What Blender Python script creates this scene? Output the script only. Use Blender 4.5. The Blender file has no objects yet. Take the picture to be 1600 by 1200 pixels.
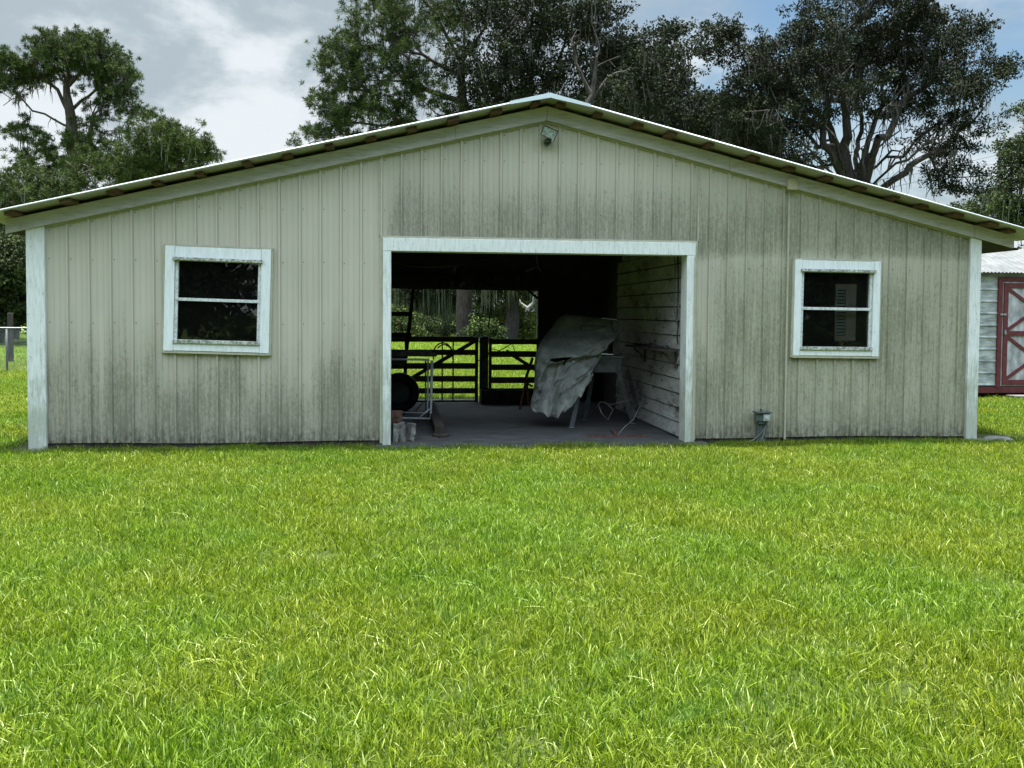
import bpy, math, random
import numpy as np
from mathutils import Matrix, Vector
random.seed(7)
S = bpy.context.scene
C = S.collection

# ------------------------------------------------------------------ camera
F_PX = 1400.0
TH = math.atan(F_PX/12000.0); PITCH = .0365; ROLL = .0072
CAM = np.array([-1.595, -10.415, 1.57])
PPX, PPY = 800.0, 488.0+F_PX*math.tan(PITCH)
fwd0 = np.array([math.sin(TH), math.cos(TH), 0]); right0 = np.array([math.cos(TH), -math.sin(TH), 0]); up0 = np.array([0, 0, 1.0])
fwd = fwd0*math.cos(PITCH)-up0*math.sin(PITCH)
upv = up0*math.cos(PITCH)+fwd0*math.sin(PITCH)
rightv = right0*math.cos(ROLL)+upv*math.sin(ROLL)
upv = upv*math.cos(ROLL)-right0*math.sin(ROLL)
cd = bpy.data.cameras.new('camera'); cam = bpy.data.objects.new('camera', cd); C.objects.link(cam)
M4 = Matrix.Identity(4)
for i in range(3):
    M4[i][0] = rightv[i]; M4[i][1] = upv[i]; M4[i][2] = -fwd[i]; M4[i][3] = CAM[i]
cam.matrix_world = M4
cd.sensor_width = 36; cd.lens = F_PX/1600*36; cd.shift_y = (PPY-600)/1600*-1*-1
cd.clip_start = .05; cd.clip_end = 2000
S.camera = cam

def P(px, py, Y):
    r = fwd+rightv*(px-PPX)/F_PX-upv*(py-PPY)/F_PX
    return CAM+r*(Y-CAM[1])/r[1]

# ------------------------------------------------------------------ light
SUN_EL, SUN_AZ = math.radians(88), math.radians(-24)      # azimuth from +Y towards +X
sd = np.array([math.cos(SUN_EL)*math.sin(SUN_AZ), math.cos(SUN_EL)*math.cos(SUN_AZ), math.sin(SUN_EL)])
sl = bpy.data.lights.new('sun', 'SUN'); sun = bpy.data.objects.new('sun', sl); C.objects.link(sun)
sl.energy = 5.0; sl.angle = math.radians(1.2); sl.color = (1, .95, .86)
sun.rotation_euler = Vector(tuple(sd)).to_track_quat('Z', 'Y').to_euler()
sun.location = (0, 0, 30)
S.view_settings.view_transform = 'Standard'; S.view_settings.look = 'None'
S.view_settings.exposure = 1.8; S.view_settings.gamma = 1
S.cycles.max_bounces = 6; S.cycles.transparent_max_bounces = 12
S.cycles.use_denoising = True; S.cycles.denoiser = 'OPENIMAGEDENOISE'; S.cycles.sample_clamp_indirect = 4

W = bpy.data.worlds.new('World'); S.world = W; W.use_nodes = True
nt = W.node_tree; nt.nodes.clear()
class NB:                                        # small node-building helper
    def __init__(s, nt): s.nt = nt
    def n(s, t, **k):
        nd = s.nt.nodes.new(t)
        for a, v in k.items():
            if a in nd.inputs.keys() if hasattr(nd.inputs, 'keys') else False: pass
            setattr(nd, a, v)
        return nd
    def l(s, a, b): s.nt.links.new(a, b)
    def val(s, sock, v):
        if isinstance(v, bpy.types.NodeSocket): s.l(v, sock)
        else: sock.default_value = v
    def math(s, op, a, b=0.0, clamp=False):
        m = s.n('ShaderNodeMath', operation=op, use_clamp=clamp); s.val(m.inputs[0], a); s.val(m.inputs[1], b); return m.outputs[0]
    def mix(s, f, a, b, blend='MIX'):
        m = s.n('ShaderNodeMix', data_type='RGBA', blend_type=blend); s.val(m.inputs[0], f)
        for sock, v in ((m.inputs[6], a), (m.inputs[7], b)):
            if isinstance(v, tuple): v = (*v, 1) if len(v) == 3 else v
            s.val(sock, v)
        return m.outputs[2]
    def noise(s, vec, scale, detail=4, rough=.55, dist=0):
        m = s.n('ShaderNodeTexNoise'); s.l(vec, m.inputs['Vector']); m.inputs['Scale'].default_value = scale
        m.inputs['Detail'].default_value = detail; m.inputs['Roughness'].default_value = rough; m.inputs['Distortion'].default_value = dist
        return m.outputs['Fac']
    def mapv(s, vec, sc, loc=(0, 0, 0), rot=(0, 0, 0)):
        m = s.n('ShaderNodeMapping'); s.l(vec, m.inputs['Vector']); m.inputs['Scale'].default_value = sc
        m.inputs['Location'].default_value = loc; m.inputs['Rotation'].default_value = rot; return m.outputs[0]
    def ramp(s, f, lo, hi, a=0.0, b=1.0, smooth=False):
        m = s.n('ShaderNodeMapRange'); m.clamp = True
        if smooth: m.interpolation_type = 'SMOOTHSTEP'
        s.val(m.inputs[0], f); m.inputs[1].default_value = lo; m.inputs[2].default_value = hi
        m.inputs[3].default_value = a; m.inputs[4].default_value = b; return m.outputs[0]
    def sep(s, v):
        m = s.n('ShaderNodeSeparateXYZ'); s.l(v, m.inputs[0]); return m.outputs
b = NB(nt)
out = b.n('ShaderNodeOutputWorld'); bg = b.n('ShaderNodeBackground')
sky = b.n('ShaderNodeTexSky', sky_type='NISHITA'); sky.sun_disc = False
sky.sun_elevation = SUN_EL; sky.sun_rotation = SUN_AZ; sky.air_density = 1.2; sky.dust_density = .8; sky.ozone_density = 1.0
bg.inputs['Strength'].default_value = .1
tc = b.n('ShaderNodeTexCoord'); dirv = tc.outputs['Generated']
sx, sy, sz = b.sep(dirv)
# azimuth measure: positive to the right of the view
az = b.math('ARCTAN2', sx, sy)
vec = b.mapv(dirv, (1, 1, 2.2), (4.11, 6.33, 2.10))
n1 = b.noise(vec, 3.1, 7, .55, .08)
n2 = b.noise(b.mapv(dirv, (1, 1, 2.0), (7.21, 8.03, 2.50)), 6.0, 9, .58, .12)
n3 = b.noise(b.mapv(dirv, (1, 1, 1.6), (11.11, 8.33, 3.10)), 2.2, 3, .5, .2)
cov = b.ramp(az, .10, .42, .36, -.06, True)                      # more cloud to the left
dens = b.math('ADD', b.math('ADD', n1, b.math('MULTIPLY', b.math('SUBTRACT', n2, .5), .35)), cov)
lowc = b.ramp(sz, .08, .26, .24, 0, True)                        # whiter towards the horizon
dens = b.math('ADD', dens, lowc)
dens = b.math('ADD', dens, b.ramp(sz, .36, .6, 0, .30, True))      # cloud added overhead, out of view, to neutralise the blue light
cm = b.ramp(dens, .44, .74, 0, 1, True)
shade = b.ramp(b.math('SUBTRACT', b.math('ADD', b.math('MULTIPLY', n2, 1.05), b.math('MULTIPLY', n3, .6)), b.math('MULTIPLY', b.math('SUBTRACT', sz, .20), 1.1)), .70, .94, 0, 1, True)
grey = b.mix(shade, (4.35, 5.2, 5.75), (8.0, 8.6, 9.0))
skyc = b.mix(1.0, sky.outputs[0], (1.1, 1.24, 1.26), 'MULTIPLY')
col = b.mix(cm, skyc, grey)
gain = b.math('MULTIPLY', b.ramp(sz, .34, .66, .30, 1.5, True), b.ramp(sy, .1, -.5, 1, 1.35, True))                      # sky out of view, overhead and behind the camera, boosted to light the wall
gv = b.n('ShaderNodeCombineXYZ')
for i in range(3): b.l(gain, gv.inputs[i])
col = b.mix(1.0, col, gv.outputs[0], 'MULTIPLY')
b.l(col, bg.inputs['Color']); b.l(bg.outputs[0], out.inputs['Surface'])

# ------------------------------------------------------------------ mesh helpers
class MB:
    def __init__(s, xf=None): s.v = []; s.f = []; s.xf = xf
    def add(s, vs, fs):
        o = len(s.v)
        for p in vs:
            p = Vector(tuple(float(c) for c in p))
            s.v.append(tuple(s.xf @ p) if s.xf else tuple(p))
        s.f += [tuple(i+o for i in f) for f in fs]
        return s
    def box(s, x0, x1, y0, y1, z0, z1):
        return s.add([(x, y, z) for x in (x0, x1) for y in (y0, y1) for z in (z0, z1)],
                     [(0, 1, 3, 2), (4, 6, 7, 5), (0, 4, 5, 1), (2, 3, 7, 6), (0, 2, 6, 4), (1, 5, 7, 3)])
    def beam(s, p0, p1, w, h, side=(0, 1, 0)):
        p0, p1 = Vector(tuple(map(float, p0))), Vector(tuple(map(float, p1))); d = (p1-p0).normalized(); a = Vector(side); a = (a-d*a.dot(d))
        if a.length < 1e-4: a = Vector((1, 0, 0)); a = a-d*a.dot(d)
        a.normalize(); c = d.cross(a)
        vs = [q+a*(i*h/2)+c*(j*w/2) for q in (p0, p1) for i in (-1, 1) for j in (-1, 1)]
        return s.add(vs, [(0, 1, 3, 2), (4, 6, 7, 5), (0, 4, 5, 1), (2, 3, 7, 6), (0, 2, 6, 4), (1, 5, 7, 3)])
    def tube(s, pts, r, n=8):
        pts = [Vector(tuple(map(float, p))) for p in pts]; rs = r if isinstance(r, (list, tuple)) else [r]*len(pts)
        vs = []; fs = []; prev = None
        for i, p in enumerate(pts):
            d = (pts[min(i+1, len(pts)-1)]-pts[max(i-1, 0)]).normalized()
            a = prev if prev else (Vector((0, 0, 1)) if abs(d.z) < .9 else Vector((1, 0, 0)))
            a = (a-d*a.dot(d)).normalized(); prev = a; c = d.cross(a)
            vs += [p+(a*math.cos(t*2*math.pi/n)+c*math.sin(t*2*math.pi/n))*rs[i] for t in range(n)]
        for i in range(len(pts)-1):
            fs += [(i*n+t, i*n+(t+1) % n, (i+1)*n+(t+1) % n, (i+1)*n+t) for t in range(n)]
        fs += [tuple(range(n-1, -1, -1)), tuple((len(pts)-1)*n+t for t in range(n))]
        return s.add(vs, fs)
    def prism(s, poly, y0, y1):            # polygon in XZ extruded along Y
        n = len(poly)
        return s.add([(x, y0, z) for x, z in poly]+[(x, y1, z) for x, z in poly],
                     [tuple(range(n)), tuple(range(2*n-1, n-1, -1))]+[(i, i+n, (i+1) % n+n, (i+1) % n) for i in range(n)])
    def build(s, name, mat, parent=None, smooth=False, bevel=0, **props):
        me = bpy.data.meshes.new(name); me.from_pydata(s.v, [], s.f); me.update()
        return link(me, name, mat, parent, smooth, bevel, **props)
def link(me, name, mat, parent=None, smooth=False, bevel=0, **props):
    o = bpy.data.objects.new(name, me); C.objects.link(o)
    if mat: me.materials.append(mat)
    if smooth: me.polygons.foreach_set('use_smooth', [True]*len(me.polygons))
    if bevel:
        m = o.modifiers.new('bevel', 'BEVEL'); m.width = bevel; m.segments = 2; m.limit_method = 'ANGLE'
    if parent: o.parent = parent
    for k, v in props.items(): o[k] = v
    return o
def npmesh(name, V, Fq, col=None):
    me = bpy.data.meshes.new(name); V = np.ascontiguousarray(V, dtype=np.float32); Fq = np.ascontiguousarray(Fq, dtype=np.int32)
    k = Fq.shape[1]
    me.vertices.add(len(V)); me.vertices.foreach_set('co', V.ravel())
    me.loops.add(Fq.size); me.loops.foreach_set('vertex_index', Fq.ravel())
    me.polygons.add(len(Fq)); me.polygons.foreach_set('loop_start', np.arange(0, Fq.size, k, dtype=np.int32))
    me.polygons.foreach_set('loop_total', np.full(len(Fq), k, dtype=np.int32))
    me.update(calc_edges=True)
    if col is not None:
        a = me.color_attributes.new('Col', 'FLOAT_COLOR', 'POINT')
        c4 = np.ones((len(V), 4), dtype=np.float32); c4[:, :3] = col; a.data.foreach_set('color', c4.ravel())
    return me
def thing(name, label, cat, loc=(0, 0, 0), group=None, kind=None):
    o = bpy.data.objects.new(name, None); C.objects.link(o); o.location = loc; o.empty_display_size = .2
    o['label'] = label; o['category'] = cat
    if group: o['group'] = group
    if kind: o['kind'] = kind
    return o
def tag(o, label, cat, group=None):
    o['label'] = label; o['category'] = cat
    if group: o['group'] = group
    return o

# ------------------------------------------------------------------ materials
def newmat(name):
    m = bpy.data.materials.new(name); m.use_nodes = True; nt = m.node_tree; nt.nodes.clear()
    b = NB(nt); o = b.n('ShaderNodeOutputMaterial'); p = b.n('ShaderNodeBsdfPrincipled'); b.l(p.outputs[0], o.inputs['Surface'])
    tcn = b.n('ShaderNodeTexCoord')
    return m, b, p, tcn.outputs['Object'], o
def bump(b, p, h, strength=.3, dist=.01):
    n = b.n('ShaderNodeBump'); n.inputs['Strength'].default_value = strength; n.inputs['Distance'].default_value = dist
    b.l(h, n.inputs['Height']); b.l(n.outputs[0], p.inputs['Normal'])
def mat_simple(name, c1, c2, scale=8, stretch=(1, 1, 1), rough=.7, metal=0, bmp=.2, lo=.35, hi=.65, spec=.3, detail=6):
    m, b, p, oc, o = newmat(name)
    n = b.noise(b.mapv(oc, stretch), scale, detail, .6)
    b.l(b.mix(b.ramp(n, lo, hi), c1, c2), p.inputs['Base Color'])
    p.inputs['Roughness'].default_value = rough; p.inputs['Metallic'].default_value = metal; p.inputs['Specular IOR Level'].default_value = spec
    if bmp: bump(b, p, n, bmp, .01)
    return m

def mat_panel():
    m, b, p, oc, o = newmat('barn_panel_paint')
    x, y, z = b.sep(oc)
    base = b.mix(b.ramp(b.noise(oc, .8, 3), .35, .65), (.455, .425, .355), (.50, .465, .39))
    # vertical streaks of mildew with fine speckle
    st = b.noise(b.mapv(oc, (34, 1, 1.6)), 1.0, 5, .6, .3)
    sp = b.noise(b.mapv(oc, (1, 1, .40)), 48, 5, .75)
    sp2 = b.noise(b.mapv(oc, (1, 1, .6)), 22, 5, .7)
    big = b.noise(b.mapv(oc, (1.1, 1, .55)), 1.4, 5, .65)
    # where the growth sits: low on the left, above the doorway, widely on the right
    low = b.ramp(b.math('ADD', z, b.math('MULTIPLY', b.noise(b.mapv(oc, (1, 1, .01)), 3.5, 3), 1.8)), 1.1, 3.2, 1.0, 0.0, True)
    foot = b.ramp(z, .02, .35, 1.0, 0.0, True)
    ctr = b.math('MULTIPLY', b.ramp(z, 2.0, 2.4, 0, 1, True), b.math('MULTIPLY', b.ramp(x, -2.1, -1.7, 0, 1, True), b.ramp(b.math('ADD', z, b.math('MULTIPLY', big, .8)), 2.9, 4.1, 1, .05, True)))
    rgt = b.math('MULTIPLY', b.ramp(x, 1.6, 2.2, 0, 1, True), b.ramp(b.math('ADD', z, b.math('MULTIPLY', big, 1.2)), 1.9, 4.0, .92, .2, True))
    mask = b.math('MAXIMUM', b.math('MAXIMUM', low, ctr), rgt)
    wn = b.n('ShaderNodeTexWhiteNoise', noise_dimensions='1D')            # every sheet rib has grown over differently
    b.l(b.math('FLOOR', b.math('DIVIDE', b.math('ADD', x, 5.564), .2286)), wn.inputs['W'])
    mask = b.math('MULTIPLY', mask, b.ramp(wn.outputs['Value'], 0, 1, .90, 1.08))
    d = b.math('ADD', b.math('MULTIPLY', st, .60), b.math('ADD', b.math('MULTIPLY', sp, .72), b.math('MULTIPLY', sp2, .30)))
    d = b.math('ADD', d, b.math('MULTIPLY', b.math('SUBTRACT', big, .5), .55))
    d = b.math('ADD', d, b.math('MULTIPLY', b.math('SUBTRACT', mask, 1), .42))
    mold = b.ramp(d, .63, .93, 0, .52, True)
    haze = b.ramp(b.math('ADD', b.math('MULTIPLY', mask, .6), b.math('MULTIPLY', big, .5)), .40, .85, 0, .62, True)
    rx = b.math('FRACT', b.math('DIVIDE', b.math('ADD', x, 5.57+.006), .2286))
    rib_shade_grime = b.math('MULTIPLY', b.ramp(b.math('ABSOLUTE', b.math('SUBTRACT', rx, .100)), .0, .10, 1, 0), b.ramp(b.math('ABSOLUTE', b.math('SUBTRACT', rx, .097)), .045, .065, 0, 1))  # rib shading painted as dark lines at the rib feet, with some grime
    base = b.mix(b.math('MULTIPLY', rib_shade_grime, .55), base, (.17, .17, .14))
    c = b.mix(haze, base, b.mix(b.ramp(x, 1, 3), (.25, .24, .185), (.25, .255, .17)))
    c = b.mix(mold, c, (.09, .09, .058))
    c = b.mix(b.math('MULTIPLY', foot, b.ramp(b.math('ADD', sp2, b.math('MULTIPLY', st, .5)), .62, .95)), c, (.05, .045, .035))
    b.l(c, p.inputs['Base Color']); p.inputs['Roughness'].default_value = .5; p.inputs['Specular IOR Level'].default_value = .35
    bump(b, p, b.math('ADD', b.noise(b.mapv(oc, (1, 1, .5)), 2.2, 2), b.math('MULTIPLY', sp, .05)), .12, .03)
    return m
def mat_trim(name, base1, base2, algae=(.25, .30, .17), amt=.5, low=True, along=(1, 1, .12)):
    m, b, p, oc, o = newmat(name)
    x, y, z = b.sep(oc)
    g = b.noise(b.mapv(oc, along), 46, 5, .65)
    big = b.noise(oc, 2.3, 5, .6)
    c = b.mix(b.ramp(g, .4, .62), base1, base2)
    hz = b.ramp(z, .05, 1.5, .30, 0, True) if low else 0.0
    k = b.math('ADD', b.math('ADD', b.math('MULTIPLY', g, .4), b.math('MULTIPLY', big, .75)), hz)
    c = b.mix(b.math('MULTIPLY', b.ramp(k, .60, .88, 0, 1, True), amt), c, algae)
    sp = b.noise(oc, 38, 4, .7)
    c = b.mix(b.ramp(b.math('ADD', sp, b.math('MULTIPLY', g, .35)), .80, .90, 0, .7), c, (.10, .10, .08))
    b.l(c, p.inputs['Base Color']); p.inputs['Roughness'].default_value = .6
    bump(b, p, g, .25, .006)
    return m
M = {}
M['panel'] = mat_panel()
M['white'] = mat_trim('weathered_white_paint', (.72, .735, .745), (.60, .62, .62), (.24, .27, .18), .62)
M['casing'] = mat_trim('window_casing_paint', (.73, .755, .775), (.64, .67, .69), amt=.25, low=False)
M['rake'] = mat_trim('mildewed_rake_paint', (.50, .475, .50), (.40, .375, .38), (.18, .18, .13), .55, False, (.12, 1, 1))
M['jch'] = mat_simple('beige_channel', (.34, .33, .25), (.42, .41, .32), 12, rough=.5, bmp=0)
M['purlin'] = mat_simple('purlin_wood', (.06, .028, .018), (.16, .10, .07), 9, (.6, 1, 4), .85, lo=.3, hi=.7)
M['darkwood'] = mat_simple('old_dark_wood', (.022, .018, .015), (.06, .05, .042), 14, (1, 1, .3), .9)
M['gatewood'] = mat_simple('gate_wood', (.06, .057, .055), (.15, .14, .135), 16, (.2, 1, 1), .85)
M['roofsheet'] = mat_simple('roof_sheet', (.38, .365, .40), (.46, .44, .47), 5, rough=.4, bmp=.05, metal=.0, spec=.5)
M['ridge'] = mat_simple('ridge_metal', (.62, .68, .74), (.70, .76, .82), 6, rough=.35, bmp=0, spec=.6)
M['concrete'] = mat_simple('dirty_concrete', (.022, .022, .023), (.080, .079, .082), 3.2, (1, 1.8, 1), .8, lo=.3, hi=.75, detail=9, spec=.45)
M['blockc'] = mat_simple('broken_concrete', (.08, .078, .07), (.22, .21, .19), 14, rough=.95, bmp=.7)
M['steel'] = mat_simple('painted_steel', (.05, .055, .06), (.10, .11, .115), 10, rough=.5, bmp=.05, spec=.4)
M['pipe'] = mat_simple('pale_pipe', (.34, .36, .37), (.50, .52, .53), 12, rough=.4, bmp=.05, spec=.5)
M['rust'] = mat_simple('rusty_iron', (.045, .025, .02), (.12, .06, .045), 20, rough=.9)
M['rubber'] = mat_simple('black_rubber', (.012, .012, .013), (.03, .03, .03), 20, rough=.6, bmp=.05)
M['wire'] = mat_simple('pale_cord', (.07, .068, .065), (.15, .145, .14), 20, rough=.7, bmp=0)
M['galv'] = mat_simple('galvanised', (.22, .235, .24), (.34, .35, .36), 30, rough=.55, metal=.4, bmp=0)
M['boxpaint'] = mat_simple('grey_green_box_paint', (.045, .06, .056), (.09, .115, .105), 24, rough=.6, bmp=.1)
M['lampbody'] = mat_simple('bronze_lamp_housing', (.035, .035, .033), (.07, .07, .065), 30, rough=.5, bmp=0)
M['maroon'] = mat_simple('maroon_paint', (.085, .018, .020), (.13, .03, .032), 12, rough=.6)
M['shedwall'] = mat_simple('chalky_shed_panel', (.17, .185, .18), (.40, .425, .42), 3.2, (1, 1, 3.5), .6, lo=.36, hi=.6, detail=9, bmp=.1)
M['shedroof'] = mat_simple('shed_roof_sheet', (.09, .095, .10), (.14, .146, .15), 4, rough=.8, bmp=0, spec=.1)
M['doorpanel'] = mat_simple('streaked_white_door', (.22, .22, .23), (.46, .45, .46), 4, (2, 1, .7), .6, lo=.4, hi=.62, detail=9, bmp=0)
M['sash'] = mat_simple('aluminium_sash', (.40, .42, .42), (.62, .64, .64), 40, rough=.5, bmp=.1, lo=.4, hi=.55)
M['sill'] = mat_simple('dirty_sill', (.16, .16, .13), (.52, .54, .51), 34, rough=.7, lo=.4, hi=.6)
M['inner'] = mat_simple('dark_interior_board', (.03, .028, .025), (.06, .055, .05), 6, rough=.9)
M['shutter'] = mat_simple('faded_pink_shutter', (.40, .30, .30), (.50, .39, .39), 10, rough=.7)

def mat_clap():
    m, b, p, oc, o = newmat('peeling_clapboard')
    g = b.noise(b.mapv(oc, (1, .25, 1)), 24, 7, .7)
    big = b.noise(b.mapv(oc, (1, .6, 1)), 3.0, 5)
    c = b.mix(b.ramp(g, .42, .6), (.26, .26, .25), (.44, .44, .42))
    c = b.mix(b.ramp(b.math('ADD', b.math('MULTIPLY', g, .65), b.math('MULTIPLY', big, .5)), .58, .70), c, (.07, .06, .05))
    b.l(c, p.inputs['Base Color']); p.inputs['Roughness'].default_value = .8; bump(b, p, g, .5, .01)
    return m
M['clap'] = mat_clap()
def mat_tarp():
    m, b, p, oc, o = newmat('grey_canvas')
    n = b.noise(oc, 5, 6, .6); w = b.noise(oc, 90, 2)
    c = b.mix(b.ramp(n, .35, .68), (.135, .142, .135), (.27, .28, .265))
    x, y, z = b.sep(oc)
    c = b.mix(b.ramp(b.noise(oc, 9, 4), .62, .74, 0, .6), c, (.10, .085, .06))
    b.l(c, p.inputs['Base Color']); p.inputs['Roughness'].default_value = .85
    bump(b, p, b.math('ADD', b.noise(b.mapv(oc, (1, 1, 1)), 9, 5, .55, 1.0), b.math('MULTIPLY', w, .02)), .35, .03)
    return m
M['tarp'] = mat_tarp()
def mat_glass():
    m, b, p, oc, o = newmat('window_glass'); nt = m.node_tree; nt.nodes.remove(p)
    tr = b.n('ShaderNodeBsdfTransparent'); tr.inputs[0].default_value = (.80, .84, .82, 1)
    gl = b.n('ShaderNodeBsdfGlossy'); gl.inputs['Roughness'].default_value = .015
    fr = b.n('ShaderNodeFresnel'); fr.inputs['IOR'].default_value = 1.6
    bp = b.n('ShaderNodeBump'); bp.inputs['Strength'].default_value = .06; bp.inputs['Distance'].default_value = .02
    b.l(b.noise(oc, 3.2, 2), bp.inputs['Height']); b.l(bp.outputs[0], gl.inputs['Normal'])
    mx = b.n('ShaderNodeMixShader'); b.l(fr.outputs[0], mx.inputs[0]); b.l(tr.outputs[0], mx.inputs[1]); b.l(gl.outputs[0], mx.inputs[2])
    df = b.n('ShaderNodeBsdfDiffuse'); df.inputs[0].default_value = (.30, .32, .28, 1)
    m2 = b.n('ShaderNodeMixShader')
    b.l(b.ramp(b.noise(oc, 60, 5, .75), .5, .85, .004, .09), m2.inputs[0])
    b.l(mx.outputs[0], m2.inputs[1]); b.l(df.outputs[0], m2.inputs[2]); b.l(m2.outputs[0], o.inputs['Surface'])
    return m
M['glass'] = mat_glass()
def mat_leaf(name, tint=(1, 1, 1), trans=.35, rough=.5, spec=.3, wn=True):
    m, b, p, oc, o = newmat(name)
    at = b.n('ShaderNodeAttribute'); at.attribute_name = 'Col'
    c = b.mix(1.0, at.outputs['Color'], tint, 'MULTIPLY')
    b.l(c, p.inputs['Base Color']); p.inputs['Roughness'].default_value = rough; p.inputs['Specular IOR Level'].default_value = spec
    t = b.n('ShaderNodeBsdfTranslucent'); b.l(c, t.inputs[0])
    mx = b.n('ShaderNodeMixShader'); mx.inputs[0].default_value = trans
    b.l(p.outputs[0], mx.inputs[1]); b.l(t.outputs[0], mx.inputs[2]); b.l(mx.outputs[0], o.inputs['Surface'])
    return m
M['leaf'] = mat_leaf('tree_leaf', (1, 1, 1), .12, .7, .08)
M['needle'] = mat_leaf('pine_needle', (1, 1, 1), .12, .7, .1)
M['moss'] = mat_leaf('spanish_moss', (1, 1, 1), .25, .9, .05)
M['bark'] = mat_simple('grey_bark', (.018, .016, .015), (.052, .046, .043), 3.5, (3, 3, .5), .95, bmp=.8)
M['pinebark'] = mat_simple('pine_bark', (.030, .024, .021), (.085, .068, .060), 4, (3, 3, .6), .95, bmp=.8)
M['deadwood'] = mat_simple('bleached_dead_wood', (.22, .21, .20), (.38, .37, .35), 5, (2, 2, .4), .9)
def mat_grass():
    m, b, p, oc, o = newmat('grass_blade')
    geo = b.n('ShaderNodeNewGeometry'); pos = geo.outputs['Position']
    at = b.n('ShaderNodeAttribute'); at.attribute_name = 'Col'
    n1 = b.noise(b.mapv(pos, (1, 1, 0)), .55, 4, .6); n2 = b.noise(b.mapv(pos, (1, 1, 0), (5, 3, 0)), 2.6, 4, .6)
    t = b.mix(b.ramp(n1, .38, .62), (.86, 1.03, .80), (1.16, 1.08, .92))
    c = b.mix(1.0, at.outputs['Color'], t, 'MULTIPLY')
    c = b.mix(b.ramp(n2, .60, .76, 0, .25), c, (.27, .28, .12))
    c = b.mix(b.ramp(n2, .40, .28, 0, .5), c, (.075, .17, .035))
    b.l(c, p.inputs['Base Color']); p.inputs['Roughness'].default_value = .5; p.inputs['Specular IOR Level'].default_value = .25
    tl = b.n('ShaderNodeBsdfTranslucent'); b.l(b.mix(1.0, c, (1.1, 1.15, .6), 'MULTIPLY'), tl.inputs[0])
    mx = b.n('ShaderNodeMixShader'); mx.inputs[0].default_value = .42
    b.l(p.outputs[0], mx.inputs[1]); b.l(tl.outputs[0], mx.inputs[2]); b.l(mx.outputs[0], o.inputs['Surface'])
    return m
M['grass'] = mat_grass()
def mat_ground():
    m, b, p, oc, o = newmat('lawn_soil')
    n1 = b.noise(oc, 1.2, 8, .65); n2 = b.noise(oc, 26, 6, .7)
    c = b.mix(b.ramp(n2, .35, .65), (.022, .032, .008), (.055, .08, .018))
    c = b.mix(b.ramp(n1, .60, .75, 0, .6), c, (.075, .07, .035))
    x, y, z = b.sep(oc)
    far = b.ramp(b.math('ADD', y, b.math('MULTIPLY', n1, 3)), 14, 24)
    c = b.mix(far, c, b.mix(b.ramp(n2, .3, .7), (.10, .17, .03), (.17, .24, .055)))
    dirt = b.math('MULTIPLY', b.ramp(b.math('ADD', b.math('ABSOLUTE', b.math('SUBTRACT', y, .1)), b.math('MULTIPLY', n1, .8)), .35, .95, 1, 0), 1.0)
    c = b.mix(dirt, c, (.075, .065, .05))
    b.l(c, p.inputs['Base Color']); p.inputs['Roughness'].default_value = .95; p.inputs['Specular IOR Level'].default_value = .05; bump(b, p, n2, .6, .03)
    return m
M['ground'] = mat_ground()

# ------------------------------------------------------------------ ground
MB().add([(-600, -300, 0), (600, -300, 0), (600, 900, 0), (-600, 900, 0)], [(0, 1, 2, 3)]).build('ground', M['ground'], kind='structure')

# ------------------------------------------------------------------ barn
barn = thing('barn', 'beige ribbed metal barn with a wide open doorway and low gable roof', 'barn')
XL, XR, YB = -5.55, 5.31, 5.1
def rake_lo(x): return 3.795-.2365*abs(x)
def rake_hi(x): return 3.957-.2385*abs(x)
DX0, DX1, DZ = -1.88, 1.805, 2.41                       # door casing outer
LW = (-4.27, -3.15, 1.11, 2.26); RW = (3.05, 4.12, 1.08, 2.215)   # holes behind the casings
# front wall panel: ribs every 0.2286 m, two faint stiffeners between them
prof = []
x = XL-.02; pitch = .2286; k = 0
while x < XR+.3:
    ph = .012*math.sin(k*1.7)
    for dx, d in ((0, 0), (.007, .021), (.025, .021), (.032, 0), (.085, 0), (.092, .0035), (.104, .0035), (.111, 0), (.150, 0), (.157, .0035), (.169, .0035), (.176, 0)):
        prof.append((x+dx, d))
    x += pitch; k += 1
prof = [p for p in prof if XL <= p[0] <= XR]
def depth_at(x):
    for (a, da), (c_, dc) in zip(prof, prof[1:]):
        if a <= x <= c_: return da+(dc-da)*(x-a)/max(c_-a, 1e-6)
    return 0
cuts = [XL, XR, DX0+.02, DX1-.02, LW[0]+.03, LW[1]-.03, RW[0]+.03, RW[1]-.03, 0.0]
xs = sorted(set([round(p[0], 5) for p in prof]+cuts))
wall = MB()
def zr(x): return .075+.008*math.sin(x*2.1)
for a, c_ in zip(xs, xs[1:]):
    if c_-a < 1e-5: continue
    mid = (a+c_)/2; da, dc = depth_at(a), depth_at(c_)
    spans = [[zr(mid), None]]
    if DX0+.02 < mid < DX1-.02: spans = [[DZ-.03, None]]
    for w in (LW, RW):
        if w[0]+.03 < mid < w[1]-.03: spans = [[zr(mid), w[2]+.04], [w[3]-.04, None]]
    for z0, z1 in spans:
        za, zc = (rake_lo(a)+.05, rake_lo(c_)+.05) if z1 is None else (z1, z1)
        wall.add([(a, -da, z0), (c_, -dc, z0), (c_, -dc, zc), (a, -da, za)], [(0, 1, 2, 3)])
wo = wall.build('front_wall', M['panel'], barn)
sm = wo.modifiers.new('thick', 'SOLIDIFY'); sm.thickness = .003; sm.offset = 1
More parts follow.
